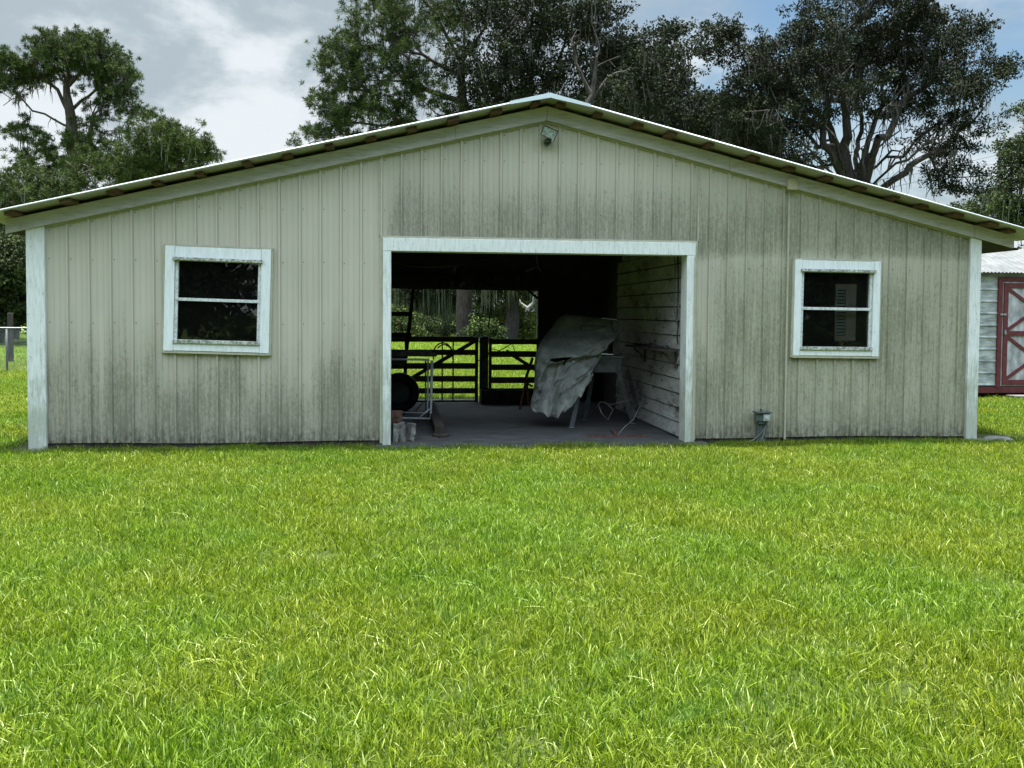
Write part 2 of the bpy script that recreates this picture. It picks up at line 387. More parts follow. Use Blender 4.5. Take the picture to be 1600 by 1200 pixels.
# screws
sc = MB()
k = 0
x = XL-.02+.055
while x < XR-.05:
    for z in (.10, .72, 1.42, 2.12, 2.72, 3.32):
        zz = z+.006*math.sin(x*9)
        if zz > rake_lo(x)-.06: continue
        if DX0-.02 < x < DX1+.02 and zz < DZ+.03: continue
        if any(w[0]-.08 < x < w[1]+.08 and w[2]-.1 < zz < w[3]+.1 for w in (LW, RW)): continue
        sc.tube([(x, -.0005, zz), (x, -.007, zz)], .0062, 6)
    zt = rake_lo(x)-.06
    if not (DX0 < x < DX1 and zt < DZ): sc.tube([(x, -.0005, zt), (x, -.007, zt)], .0062, 6)
    x += pitch
sc.build('screws', M['steel'], wo, kind='stuff')
# trim channels round the door, under the rake, panel joints
ch = MB()
for s0, s1, xa, xb in ((1, 1, XL, 0), (1, 1, 0, XR)):
    ch.add([(xa, -.030, rake_lo(xa)-.022), (xb, -.030, rake_lo(xb)-.022), (xb, -.030, rake_lo(xb)+.01), (xa, -.030, rake_lo(xa)+.01),
            (xa, -.001, rake_lo(xa)-.022), (xb, -.001, rake_lo(xb)-.022), (xb, -.001, rake_lo(xb)+.01), (xa, -.001, rake_lo(xa)+.01)],
           [(0, 1, 2, 3), (4, 7, 6, 5), (0, 4, 5, 1), (2, 6, 7, 3), (0, 3, 7, 4), (1, 5, 6, 2)])
ch.box(DX0-.03, DX0, -.034, -.001, .05, DZ+.026); ch.box(DX1, DX1+.03, -.034, -.001, .05, DZ+.026)
ch.box(DX0, DX1, -.034, -.001, DZ, DZ+.026)
ch.box(2.955, 2.975, -.028, -.001, .05, 3.07); ch.box(DX1+.03, DX1+.045, -.024, -.001, DZ+.026, 3.3)
ch.box(DX0-.045, DX0-.03, -.024, -.001, DZ+.026, 3.3)
ch.build('trim_channel', M['jch'], wo)
# corner boards
for nm, a, c_ in (('l', -5.742, XL), ('r', XR, 5.455)):
    z1 = rake_lo(min(abs(a), abs(c_)))
    za, zc = rake_lo(a)-.002, rake_lo(c_)-.002
    mb = MB(); mb.prism([(a, .0), (c_, .0), (c_, zc), (a, za)], -.045, .0)
    y1 = .16
    if nm == 'l': mb.box(a, a+.02, .0, y1, 0, za)
    else: mb.box(c_-.02, c_, .0, y1, 0, zc)
    mb.build('corner_board', M['white'], barn, bevel=.004)
# rake boards with butt joints
def rake_piece(xa, xb, jog=0):
    mb = MB(); mb.prism([(xa, rake_lo(xa)-jog), (xb, rake_lo(xb)-jog), (xb, rake_hi(xb)-jog), (xa, rake_hi(xa)-jog)], -.072, -.034)
    return mb
for xa, xb, jog in ((-5.94, -1.06, 0.004), (-1.057, -.002, 0), (.002, 2.2, 0), (2.204, 5.335, .003), (5.339, 5.865, -.002)):
    rake_piece(xa, xb, jog).build('rake_board', M['rake'], barn, bevel=.003)
MB().box(2.91, 3.04, -.105, -.073, 3.06, 3.195).build('cover_block', mat_simple('bare_pale_wood', (.38, .35, .25), (.48, .44, .33), 10), barn, bevel=.004)
# door casing and jambs
dc = MB(); dc.box(DX0+.002, DX1-.002, -.062, -.0, 2.262, DZ); head = dc.build('door_casing', M['white'], barn, bevel=.004)
for a, c_ in ((DX0+.002, -1.785), (1.70, DX1-.002)):
    mb = MB(); mb.box(a, c_, -.060, .0, .015, 2.260); mb.build('door_casing', M['white'], barn, bevel=.004)
mb = MB(); mb.box(-1.80, -1.785, .0, .17, .02, 2.26); mb.box(1.70, 1.715, .0, .17, .02, 2.26); mb.box(-1.785, 1.70, .0, .17, 2.262, 2.28)
mb.build('door_jamb', M['white'], barn)
MB().box(1.79, 1.805, -.078, -.063, -.02, 2.25).build('edge_strip', M['jch'], barn)
# foundation boards, floor slab
for xa, xb in ((-5.70, -1.90), (1.80, 5.43)): MB().box(xa, xb, .012, .10, -.05, .10).build('base_board', M['darkwood'], barn)
rng = np.random.default_rng(3)
fl = MB(); pts = []
xs_ = np.linspace(-1.95, 1.95, 60)
front = [-.20+.035*math.sin(x*5)+rng.uniform(-.02, .02) for x in xs_]
for i in range(59):
    a, c_, ya, yc = xs_[i], xs_[i+1], front[i], front[i+1]
    fl.add([(a, ya, .0), (c_, yc, .0), (c_, yc+.05, .035), (a, ya+.05, .035), (a, YB+.3, .035), (c_, YB+.3, .035)], [(0, 1, 2, 3), (3, 2, 5, 4)])
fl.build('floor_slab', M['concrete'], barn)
# roof sheets (corrugated, overhanging), purlins, rafters, dark sheets added for interior shade
def roof_z(x): return 4.02-.2405*abs(x)
for sgn in (-1, 1):
    n = 150; y0, y1 = -.33, 5.75
    ys = np.linspace(y0, y1, 200)
    V = []; 
    wv = lambda y: .010*max(0, math.cos((y-y0)*2*math.pi/.2286))**3
    for y in ys:
        for x in (0.0, 6.17*sgn): V.append((x, y, roof_z(x)+wv(y)))
    F_ = [(2*i, 2*i+1, 2*i+3, 2*i+2) for i in range(len(ys)-1)]
    o = MB().add(V, F_).build('roof', M['roofsheet'], barn); mm = o.modifiers.new('t', 'SOLIDIFY'); mm.thickness = .014; mm.offset = 0
    MB().tube([(0.47*sgn, -.335, roof_z(.47)+.004), (6.17*sgn, -.335, roof_z(6.17)+.004)], .009, 10).build('gable_edge', M['ridge'], o, smooth=True)
    d = MB(); d.add([(0, .12, roof_z(0)-.06), (6.0*sgn, .12, roof_z(6)-.06), (6.0*sgn, 5.4, roof_z(6)-.06), (0, 5.4, roof_z(0)-.06)], [(0, 1, 2, 3)])  # dark sheet hides the pale roof underside, standing in for interior shade
    dd = d.build('roof_shade_sheet', M['darkwood'], barn); mm = dd.modifiers.new('t', 'SOLIDIFY'); mm.thickness = .012
mb = MB(); th = math.atan(.2405)
for sgn in (-1, 1):
    z0 = roof_z(0)+.02
    mb.add([(0, -.345, z0+.004), (.46*sgn, -.345, z0-.2405*.46+.004), (.46*sgn, 5.76, z0-.2405*.46+.004), (0, 5.76, z0+.004),
            (0, -.345, z0-.05), (.46*sgn, -.345, z0-.2405*.46-.028)], [(0, 1, 2, 3), (0, 4, 5, 1)])
o = mb.build('ridge_cap', M['ridge'], barn); mm = o.modifiers.new('t', 'SOLIDIFY'); mm.thickness = .004
px_l = [12, 100, 172, 240, 308, 383, 446, 513, 578, 643, 708, 776, 838]
px_r = [880, 938, 1000, 1052, 1112, 1183, 1241, 1298, 1352, 1405, 1452, 1502, 1555, 1588]
xsP = [float(P(p, 336-(p/860)*184, -.3)[0]) for p in px_l]+[float(P(p, 152+(p-860)*.3, -.3)[0]) for p in px_r]
for i, x in enumerate(xsP):
    sg = -1 if x < 0 else 1
    w = random.uniform(.085, .14); t = .036
    mb = MB(); zc = roof_z(x)-.012
    y0 = random.uniform(-.30, -.20)
    ux, uz = math.cos(th)*sg, -math.sin(th)
    c0 = np.array([x, 0, zc]); u = np.array([ux, 0, uz]); nn = np.array([-uz*sg*sg*1.0 if False else math.sin(th)*sg, 0, math.cos(th)])
    vs = []
    for y in (y0, .5):
        for a in (-w/2, w/2):
            for tt in (0, -t): q = c0+u*a+nn*tt; vs.append((q[0], y, q[2]))
    mb.add(vs, [(0, 1, 3, 2), (4, 6, 7, 5), (0, 4, 5, 1), (2, 3, 7, 6), (0, 2, 6, 4), (1, 5, 7, 3)])
    mb.build('purlin', M['purlin'], barn, bevel=.003)
for i, y in enumerate((.06, 1.7, 3.3, 4.95)):
    mb = MB()
    for sgn in (-1, 1):
        lim = 6.0 if i else 5.8
        mb.prism([(0, roof_z(0)-.075), (lim*sgn, roof_z(lim)-.075), (lim*sgn, roof_z(lim)-.20), (0, roof_z(0)-.20)], y-.02, y+.02)
    if 0 < i < 3: mb.box(-1.97, 1.72, y-.02, y+.02, 2.36+.05*i, 2.50+.05*i)
    mb.build('rafter', M['darkwood'], barn)
# eave soffit strip at both ends
for sgn in (-1, 1):
    mb = MB(); a, c_ = (5.745, 5.98) if sgn < 0 else (5.46, 5.98)
    mb.add([(a*sgn, 0, rake_lo(a)+.02), (c_*sgn, 0, rake_lo(c_)+.03), (c_*sgn, 5.4, rake_lo(c_)+.03), (a*sgn, 5.4, rake_lo(a)+.02)], [(0, 1, 2, 3)])
    o = mb.build('soffit', M['darkwood'], barn); mm = o.modifiers.new('t', 'SOLIDIFY'); mm.thickness = .02
# side and rear walls, inner partitions
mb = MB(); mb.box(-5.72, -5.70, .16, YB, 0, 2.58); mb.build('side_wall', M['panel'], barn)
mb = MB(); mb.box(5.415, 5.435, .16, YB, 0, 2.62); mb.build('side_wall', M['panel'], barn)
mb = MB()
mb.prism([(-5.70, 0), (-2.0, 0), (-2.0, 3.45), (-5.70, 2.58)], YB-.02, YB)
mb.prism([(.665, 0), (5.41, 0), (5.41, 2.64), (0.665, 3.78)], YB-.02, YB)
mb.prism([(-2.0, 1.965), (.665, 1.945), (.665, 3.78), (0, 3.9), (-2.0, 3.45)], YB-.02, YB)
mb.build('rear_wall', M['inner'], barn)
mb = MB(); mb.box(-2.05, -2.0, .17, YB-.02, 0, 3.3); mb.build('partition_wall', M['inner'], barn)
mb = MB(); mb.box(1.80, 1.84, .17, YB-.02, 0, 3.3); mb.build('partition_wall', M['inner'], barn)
mb = MB(); mb.box(.645, .668, YB-.05, YB-.02, 1.10, 1.945); mb.build('rear_jamb', M['pipe'], barn)
mb = MB(); mb.box(-2.0, .665, 4.90, 4.95, 1.99, 2.2); mb.build('rear_header', M['darkwood'], barn)
# clapboards on the right partition
for k in range(14):
    z0 = .06+k*.178; mb = MB()
    jy = .17; y1 = 3.6 if k != 13 else 3.3
    tilt = random.uniform(-.016, .010)
    mb.add([(1.715+.0, jy, z0), (1.735, jy, z0+.162), (1.745, jy, z0+.162), (1.745, jy, z0),
            (1.715+.0, y1, z0+tilt), (1.735, y1, z0+.162+tilt), (1.745, y1, z0+.162), (1.745, y1, z0)],
           [(0, 1, 2, 3), (7, 6, 5, 4), (0, 4, 5, 1), (1, 5, 6, 2), (3, 2, 6, 7), (0, 3, 7, 4)])
    mb.build('clapboard', M['clap'], barn)
# dark back lining of the two closed rooms so that daylight enters only by the windows
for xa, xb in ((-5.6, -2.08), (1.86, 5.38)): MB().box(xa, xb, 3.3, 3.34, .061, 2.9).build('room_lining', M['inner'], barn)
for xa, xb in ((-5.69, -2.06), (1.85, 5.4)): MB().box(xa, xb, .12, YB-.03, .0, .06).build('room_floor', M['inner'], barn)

def make_window(x0, x1, z0, z1, rot, rail, label, t=.108):
    cx, cz = (x0+x1)/2, (z0+z1)/2; w, h = (x1-x0)/2, (z1-z0)/2
    xf = Matrix.Translation((cx, 0, cz)) @ Matrix.Rotation(rot, 4, 'Y')
    tt = t+.028
    mb = MB(xf)
    mb.box(-w+t, w-t, -.055, -.004, h-tt-.01, h-.003)                       # head
    mb.box(-w, -w+t-.002, -.058, -.004, -h, h); mb.box(w-t+.002, w, -.058, -.004, -h, h)
    mb.box(-w+t, w-t, -.055, -.004, -h+.004, -h+t-.01)
    win = mb.build('window', M['casing'], barn, bevel=.004, label=label)
    mb = MB(xf)
    mb.box(-w-.022, w+.022, -.045, -.001, h+.001, h+.020); mb.box(-w-.022, -w-.001, -.040, -.001, -h-.02, h)
    mb.box(w+.001, w+.022, -.040, -.001, -h-.02, h); mb.box(-w, w, -.052, -.001, -h-.024, -h-.001)
    mb.build('window_channel', M['jch'], win)
    mb = MB(xf); mb.box(-w+t-.02, w-t+.02, -.085, -.0555, h-tt-.022, h-tt+.012); mb.build('drip_cap', M['sill'], win, bevel=.004)
    mb = MB(xf); iw = w-t; top, bot = h-tt-.012, -h+t-.012
    mb.box(-iw+.001, -iw+.034, -.036, .03, bot, top); mb.box(iw-.034, iw-.001, -.036, .03, bot, top)
    mb.box(-iw+.034, iw-.034, -.03, .03, top-.014, top)
    mb.box(-iw+.004, iw-.004, -.042, .028, rail-.017, rail+.017)
    mb.build('sash', M['sash'], win, bevel=.003)
    mb = MB(xf); mb.box(-iw-.004, iw+.004, -.075, .02, bot-.004, bot+.036); mb.build('sill', M['sill'], win, bevel=.004)
    mb = MB(xf); mb.box(-iw+.034, iw-.034, -.004, .0, rail+.017, top-.014); mb.build('pane', M['glass'], win)
    mb = MB(xf); mb.box(-iw+.034, iw-.034, -.016, -.012, bot+.036, rail-.017); mb.build('pane', M['glass'], win)
make_window(-4.285, -3.137, 1.10, 2.27, .026, -.005, 'left window, hung slightly crooked, with two dark panes', .106)
make_window(3.04, 4.133, 1.065, 2.225, .008, -.005, 'right window with two dark panes and a grimy drip cap', .090)

# things behind the windows
o = thing('louvered_shutter', 'faded pinkish louvered panel propped behind the right window', 'shutter', (3.80, .16, 1.25))
MB().box(-.135, -.115, -.012, .012, 0, .70).box(.0, .135, -.012, .012, 0, .70).box(-.115, .0, -.012, .012, 0, .06).box(-.115, .0, -.012, .012, .63, .70).build('shutter_frame', M['shutter'], o)
mb = MB()
for k in range(14):
    z = .07+k*.040; mb.add([(-.115, -.010, z), (.0, -.010, z), (.0, .012, z+.026), (-.115, .012, z+.026)], [(0, 1, 2, 3)])
mb.build('louver_slats', M['pipe'], o)

# ------------------------------------------------------------------ floodlight, electric box
fl_ = thing('floodlight', 'tilted bronze floodlight under the barn roof peak', 'floodlight', (0.02, -.03, 3.60))
R = Matrix.Translation((.0, -.10, .045)) @ Matrix.Scale(.86, 4) @ Matrix.Rotation(math.radians(22), 4, 'Y') @ Matrix.Rotation(math.radians(24), 4, 'X')
mb = MB(R); mb.add([(-.095, -.035, -.062), (.095, -.035, -.062), (.095, -.035, .062), (-.095, -.035, .062), (-.06, .06, -.035), (.06, .06, -.035), (.06, .06, .035), (-.06, .06, .035)],
                   [(0, 4, 5, 1), (1, 5, 6, 2), (2, 6, 7, 3), (3, 7, 4, 0), (4, 7, 6, 5)])
mb.box(-.105, .105, -.048, -.032, -.072, -.060); mb.box(-.105, .105, -.048, -.032, .060, .072)
mb.box(-.105, -.093, -.048, -.032, -.060, .060); mb.box(.093, .105, -.048, -.032, -.060, .060)
mb.build('housing', M['lampbody'], fl_, bevel=.003)
m, b, p, oc, o_ = newmat('lamp_lens'); p.inputs['Base Color'].default_value = (.42, .52, .58, 1); p.inputs['Roughness'].default_value = .12; p.inputs['Coat Weight'].default_value = 1
b.l(b.mix(b.ramp(b.noise(oc, 30, 4), .4, .6), (.20, .24, .27), (.40, .44, .48)), p.inputs['Base Color'])
mb = MB(R); mb.box(-.093, .093, -.041, -.037, -.060, .060); mb.build('lens', m, fl_)
mb = MB(); mb.tube([(-.01, .012, -.055), (-.01, -.055, -.055)], .038, 16); mb.box(-.045, .03, -.085, -.05, -.062, -.025); mb.tube([(-.01, -.07, -.05), (0, -.09, .01)], .014, 8)
mb.build('bracket', M['lampbody'], fl_, bevel=.003)
MB(R).tube([(.085, -.05, -.055), (.075, -.055, -.085)], .008, 6).build('sensor', M['pipe'], fl_)

eb = thing('electric_box', 'small grey green outdoor electric box low on the barn wall', 'electric box', (2.64, -.02, 0))
mb = MB(); mb.box(-.085, .085, -.125, -.045, .285, .385); mb.build('box_body', M['boxpaint'], eb, bevel=.006)
mb = MB(); mb.box(-.098, .098, -.155, -.02, .386, .402); mb.box(-.02, .0, -.09, -.06, .402, .43); mb.build('box_lid', M['boxpaint'], eb, bevel=.003)
mb = MB(); mb.box(.0, .078, -.135, -.126, .292, .372); mb.tube([(.038, -.135, .332), (.038, -.150, .332)], .024, 14); mb.build('cover_plate', M['pipe'], eb, bevel=.002)
mb = MB(); mb.box(-.055, .02, -.11, -.05, .255, .284); mb.tube([(.05, -.09, .284), (.05, -.09, .23), (.035, -.09, .20)], .016, 8); mb.build('fitting', M['steel'], eb)
mb = MB(); mb.box(-.055, .055, -.075, -.03, -.02, .254); mb.build('mounting_post', M['boxpaint'], eb, bevel=.004)
mb = MB(); mb.tube([(.035, -.10, .21), (-.02, -.12, .15), (-.12, -.16, .08), (-.27, -.22, .02)], .006, 6); mb.tube([(.03, -.10, .20), (.0, -.14, .13), (-.05, -.17, .05), (-.07, -.18, .0)], .006, 6)
mb.build('wires', M['wire'], eb)

# ------------------------------------------------------------------ gates at the rear opening
GY = 4.85
def gz(py): return float(P(700, py, GY)[2])
def gx(px): return float(P(px, 580, GY)[0])
g1 = thing('wooden_gate', 'grey slatted wooden gate with a diagonal brace, left of the centre post', 'gate', (gx(745), GY, .05), 'gates across the rear opening')
def bx(parent, name, x0, x1, y0, y1, z0, z1, mat):
    lx, ly, lz = parent.location; mb = MB(); mb.box(x0-lx, x1-lx, y0-ly, y1-ly, z0-lz, z1-lz); return mb.build(name, mat, parent, bevel=.003)
for a, c_ in ((533.5, 526.5), (554, 547), (575.5, 568), (595.5, 588), (614, 607), (633, 626)):
    bx(g1, 'rail', -1.98, gx(742), GY-.02, GY+.005, gz(a+.8), gz(c_-.8), M['gatewood'])
bx(g1, 'stile', gx(742), gx(747), GY-.03, GY+.02, gz(636), gz(526), M['gatewood'])
bx(g1, 'stile', gx(632), gx(636), GY+.006, GY+.03, gz(633), gz(530), M['gatewood'])
for p in (691, 708): bx(g1, 'bar', gx(p)-.012, gx(p)+.012, GY+.006, GY+.03, gz(633), gz(530), M['gatewood'])
mb = MB(); lx, ly, lz = g1.location
mb.beam((gx(606)-lx, -.035, gz(612)-lz), (gx(741)-lx, -.035, gz(533)-lz), .065, .022, (0, 1, 0)); mb.build('brace', M['gatewood'], g1)
gp = MB().box(-.062, .062, -.05, .05, 0, 1.16).box(-.085, -.064, -.03, .03, .02, 1.14).build('gate_post', M['gatewood'], None, bevel=.004)
gp.location = (gx(757), GY, .0); tag(gp, 'square timber gate post between the two wooden gates', 'post')
g2 = thing('wooden_gate', 'dark wooden gate right of the centre post, partly behind the covered machine', 'gate', (gx(767), GY, .05), 'gates across the rear opening')
for a, c_ in ((537, 530), (557, 549), (577.5, 570), (598, 590), (618, 609), (634, 627)):
    bx(g2, 'rail', gx(768), gx(842), GY-.02, GY+.005, gz(a+.8), gz(c_-.8), M['gatewood'])
for a, c_ in ((763.5, 768), (838, 843)): bx(g2, 'stile', gx(a), gx(c_), GY-.03, GY+.02, gz(636), gz(528), M['gatewood'])
lx, ly, lz = g2.location
MB().beam((gx(790)-lx, -.035, gz(548)-lz), (gx(840)-lx, -.035, gz(580)-lz), .06, .022).build('brace', M['gatewood'], g2)
# feed trough in front of the right gate
tr = thing('feed_trough', 'low dark wooden trough in front of the right gate', 'trough', (gx(805), GY-.28, .035))
mb = MB(); w = .62
mb.add([(-w, -.18, 0), (w, -.18, 0), (w, -.22, .24), (-w, -.22, .24), (-w, -.16, .24), (w, -.16, .24), (w, -.14, .03), (-w, -.14, .03)], [(0, 1, 2, 3), (3, 2, 5, 4), (4, 5, 6, 7), (0, 7, 6, 1), (1, 6, 5, 2), (0, 3, 4, 7)])
mb.box(-w, w, -.139, .14, 0, .03); mb.box(-w, w, .141, .18, 0, .24); mb.box(-w, -w+.03, -.138, .14, .031, .23); mb.box(w-.03, w, -.138, .14, .031, .23)
mb.build('trough_body', M['darkwood'], tr)
# slanted hay rack frame upper left
hr = thing('hay_rack', 'dark slanted timber rack high in the left of the rear opening', 'rack', (-1.75, 4.55, 0))
def wl(parent, px, py, Y): q = P(px, py, Y); l_ = parent.location; return (q[0]-l_[0], q[1]-l_[1], q[2]-l_[2])
mb = MB(); mb.beam(wl(hr, 646, 450, 4.6), wl(hr, 634, 560, 4.45), .06, .05); mb.build('upright', M['darkwood'], hr)
mb = MB(); mb.beam(wl(hr, 634, 560, 4.45), wl(hr, 630, 634, 4.5), .05, .05); mb.build('upright', M['darkwood'], hr)
for py in (490.5, 523): mb = MB(); mb.beam(wl(hr, 598, py, 4.6), wl(hr, 643, py, 4.6), .075, .03); mb.build('crosspiece', M['darkwood'], hr)
# hose loop over the gate
hs = MB(); q0 = P(692, 545, GY-.06); cx_, cz_ = q0[0], q0[2]
hs.tube([(cx_+.165*math.cos(t)*1.0, GY-.07-.02*math.sin(3*t), cz_-.10+.20*math.sin(t)) for t in np.linspace(-.1, math.pi+.4, 22)], .011, 8)
hs.tube([(cx_+.150*math.cos(t)+.02, GY-.09, cz_-.12+.19*math.sin(t)) for t in np.linspace(-.3, 2.4, 16)], .011, 8)
tag(hs.build('rubber_hose', M['rubber'], smooth=True), 'black hose looped over the left gate', 'hose')
hs = MB(); hs.tube([P(742, 558, GY-.06), P(744, 563, GY-.08), P(752, 564, GY-.1), P(760, 558, GY-.1), P(768, 545, GY-.08), P(780, 548, GY-.06), P(800, 537, GY-.05), P(806, 552, GY-.06)], .009, 6)
tag(hs.build('gate_chain', M['rubber'], smooth=True), 'dark chain draped between the gate post and right gate', 'chain')

# ------------------------------------------------------------------ pipe frame cart with slab top, left
ct = thing('pipe_cart', 'pale metal pipe frame cart with a dark slab top just inside the doorway', 'cart', (-1.55, 1.9, .035))
CY = 1.9
def cl(px, py, Y=CY): q = P(px, py, Y); return (q[0]+1.55, q[1]-1.9, q[2]-.035)
mb = MB(); 
a0, a1 = cl(675, 563), cl(673, 654)
mb.tube([a0, a1, cl(604, 653)], .019, 8); mb.tube([cl(600, 561), cl(671, 562)], .015, 8)
mb.tube([cl(669, 563, 2.15), cl(668, 645, 2.15), cl(604, 644, 2.15)], .012, 8)
mb.tube([cl(671, 639), cl(655, 653)], .012, 8); mb.build('front_frame', M['pipe'], ct, smooth=True)
mb = MB(); mb.tube([cl(665, 562, 2.5), cl(665, 645, 2.5), cl(604, 643, 2.5)], .012, 8); mb.tube([cl(661, 629, 2.5), cl(648, 643, 2.5)], .012, 8)
mb.build('rear_frame', M['steel'], ct, smooth=True)
mb = MB(); q = cl(683, 556); q2 = cl(600, 556)
mb.add([(q2[0]-.3, -.05, q[2]+.00), (q[0]-.02, -.05, q[2]-.01), (q[0], -.05, q[2]), (q[0]-.12, -.05, q[2]+.045), (q2[0]-.3, -.05, q[2]+.07),
        (q2[0]-.3, .75, q[2]+.00), (q[0]-.02, .75, q[2]-.01), (q[0], .75, q[2]), (q[0]-.12, .75, q[2]+.045), (q2[0]-.3, .75, q[2]+.07)],
       [(0, 1, 2, 3, 4), (9, 8, 7, 6, 5), (0, 5, 6, 1), (1, 6, 7, 2), (2, 7, 8, 3), (3, 8, 9, 4), (4, 9, 5, 0)])
mb.build('slab_top', M['darkwood'], ct)
mb = MB(); mb.box(q2[0]-.1, q2[0]+.28, .1, .5, q[2]-.12, q[2]-.012); mb.build('drawer', M['darkwood'], ct)
# dark wheelbarrow-like drum behind the cart
dr = thing('spare_tyre', 'old black tyre lying upright behind the pipe cart', 'tyre', (-1.72, 3.5, .32))
mb = MB(); n1_, n2_ = 28, 10
V = []; Fc = []
for i in range(n1_):
    t = i*2*math.pi/n1_
    for j in range(n2_):
        s_ = j*2*math.pi/n2_; r = .235+.075*math.cos(s_); V.append((r*math.cos(t), .09*math.sin(s_), r*math.sin(t)))
for i in range(n1_):
    for j in range(n2_): Fc.append((i*n2_+j, i*n2_+(j+1) % n2_, ((i+1) % n1_)*n2_+(j+1) % n2_, ((i+1) % n1_)*n2_+j))
mb.add(V, Fc); mb.build('tread', M['rubber'], dr, smooth=True)
MB().tube([(0, -.05, 0), (0, .05, 0)], .165, 20).build('rim', M['steel'], dr)
# rusty iron block and broken blocks inside the left jamb
o = thing('rusty_block', 'rusty iron casting on the concrete rubble by the left jamb', 'iron block', (-1.71, .32, .28))
MB().box(-.075, .055, -.09, .12, -.05, .10).box(-.06, .04, -.10, -.091, -.02, .04).build('block_body', M['rust'], o, bevel=.008)
MB().tube([(-.0, -.10, .06), (-.0, -.12, .06)], .016, 8).build('bolt', M['rust'], o)
for i, (x, y, w, h, ro, lb) in enumerate(((-1.745, .20, .075, .22, .05, 'tall rough concrete chunk nearest the left jamb'), (-1.65, .24, .07, .225, -.08, 'cracked concrete chunk in the middle of the rubble'), (-1.575, .30, .06, .21, .15, 'narrow leaning concrete chunk at the right of the rubble'))):
    r2 = np.random.default_rng(i)
    mb = MB(); V = []; nz = 5
    for kz in range(nz):
        z = h*kz/(nz-1)
        for (sx_, sy_) in ((-1, -1), (1, -1), (1, 1), (-1, 1)):
            V.append((sx_*w/2*(1-.2*kz/nz)+r2.uniform(-.008, .008), sy_*.09+r2.uniform(-.012, .012), z+r2.uniform(-.01, .01)))
    Fc = [(k*4+j, k*4+(j+1) % 4, (k+1)*4+(j+1) % 4, (k+1)*4+j) for k in range(nz-1) for j in range(4)]+[(3, 2, 1, 0), tuple(4*(nz-1)+j for j in range(4))]
    mb.add(V, Fc); o = mb.build('concrete_chunk', M['blockc'], None, bevel=.006); o.location = (x, y, .03); o.rotation_euler = (0, ro, ro*3)
    tag(o, lb, 'concrete', 'broken concrete by the left jamb')
# wooden skid beam on the floor
o = MB(); A = P(678, 640, 3.4); B_ = P(690, 684, .55)
o.beam((-1.24, 3.4, .13), (-1.20, .62, .10), .12, .13, (0, 0, 1)); o.tube([(-1.27, .62, .045), (-1.20, .52, .05), (-1.10, .56, .05)], .03, 8)
tag(o.build('timber_beam', M['darkwood'], bevel=.006), 'long dark timber lying on the concrete floor beside the cart', 'beam')

# ------------------------------------------------------------------ covered machine, right
ms = thing('machine_stand', 'dark steel machine on a splayed leg stand beneath the grey canvas', 'machine', (1.08, 1.65, .035))
lx, ly, lz = ms.location
def mp(px, py, Y): q = P(px, py, Y); return (q[0]-lx, q[1]-ly, q[2]-lz)
for a, c_ in (((906, 606, 1.45), (893, 669, 1.36)), ((966, 580, 1.50), (989, 661, 1.75)), ((925, 590, 2.05), (914, 650, 2.15)), ((980, 578, 2.1), (1000, 645, 2.25))):
    p0, p1 = mp(*a), list(mp(*c_)); p1[2] = 0
    mb = MB(); d0 = Vector(p0)
    mb.beam(p0, p1, .060, .010); mb.beam((p0[0]+.028, p0[1]+.03, p0[2]), (p1[0]+.028, p1[1]+.03, 0), .010, .055)
    mb.build('leg', M['steel'], ms)
    MB().box(p1[0]-.035, p1[0]+.035, p1[1]-.02, p1[1]+.05, -.002, .006).build('foot', M['galv'], ms)
mb = MB(); q, r = mp(912, 583, 1.45), mp(973, 560, 1.5)
mb.box(q[0]-.02, r[0], -.08, .45, q[2], r[2]); mb.build('apron', M['steel'], ms, bevel=.004)
mb = MB(); mb.box(q[0]-.1, r[0]+.03, -.10, .5, r[2]+.002, r[2]+.028); mb.build('table_top', M['steel'], ms, bevel=.004)
mb = MB(); mb.box(-.28, .10, .16, .50, r[2]+.03, r[2]+.44); mb.build('motor_housing', M['steel'], ms, bevel=.02)
mb = MB(); qx = mp(968, 530, 1.55)[0]; mb.box(qx-.04, qx+.05, .12, .24, r[2]+.03, r[2]+.50)
for k in range(8): mb.tube([(qx+.02, .105, r[2]+.05+k*.035), (qx+.02, .122, r[2]+.05+k*.035)], .012, 8)
mb.build('side_column', M['steel'], ms)
MB().beam(mp(940, 497, 1.8), mp(964, 500, 1.75), .012, .06).build('fence_rail', M['pipe'], ms)
MB().beam(mp(940, 553, 1.40), mp(958, 554, 1.40), .014, .03).build('edge_plate', M['pipe'], ms)

rows = [
 [(890, 560, 2.7), (892, 550, 2.7), (905, 545, 2.7), (925, 540, 2.7), (945, 535, 2.6), (958, 530, 2.4)],
 [(868, 512, 2.35), (884, 494, 2.2), (900, 493, 2.15), (920, 495.5, 2.1), (940, 497, 2.0), (957, 500, 1.9)],
 [(858, 530, 2.2), (861, 517, 1.95), (887, 516, 1.80), (912, 519, 1.72), (940, 520, 1.66), (967, 518, 1.72)],
 [(850, 556, 2.2), (843, 541, 1.72), (868, 541, 1.50), (896, 543, 1.42), (925, 542, 1.42), (960, 530, 1.50)],
 [(850, 590, 2.2), (836, 566, 1.62), (858, 572, 1.36), (886, 566, 1.28), (915, 558, 1.30), (946, 553, 1.38)],
 [(848, 610, 2.15), (836, 592, 1.60), (856, 602, 1.34), (880, 596, 1.24), (906, 586, 1.26), (934, 574, 1.34)],
 [(845, 625, 2.1), (831, 618, 1.58), (852, 626, 1.32), (874, 620, 1.24), (898, 608, 1.24), (924, 592, 1.32)],
 [(840, 632, 2.0), (828, 634, 1.56), (851, 649, 1.32), (874, 647, 1.28), (895, 630, 1.24), (914, 607, 1.32)]]
G = np.array([[P(px, py, Y) for (px, py, Y) in r] for r in rows])
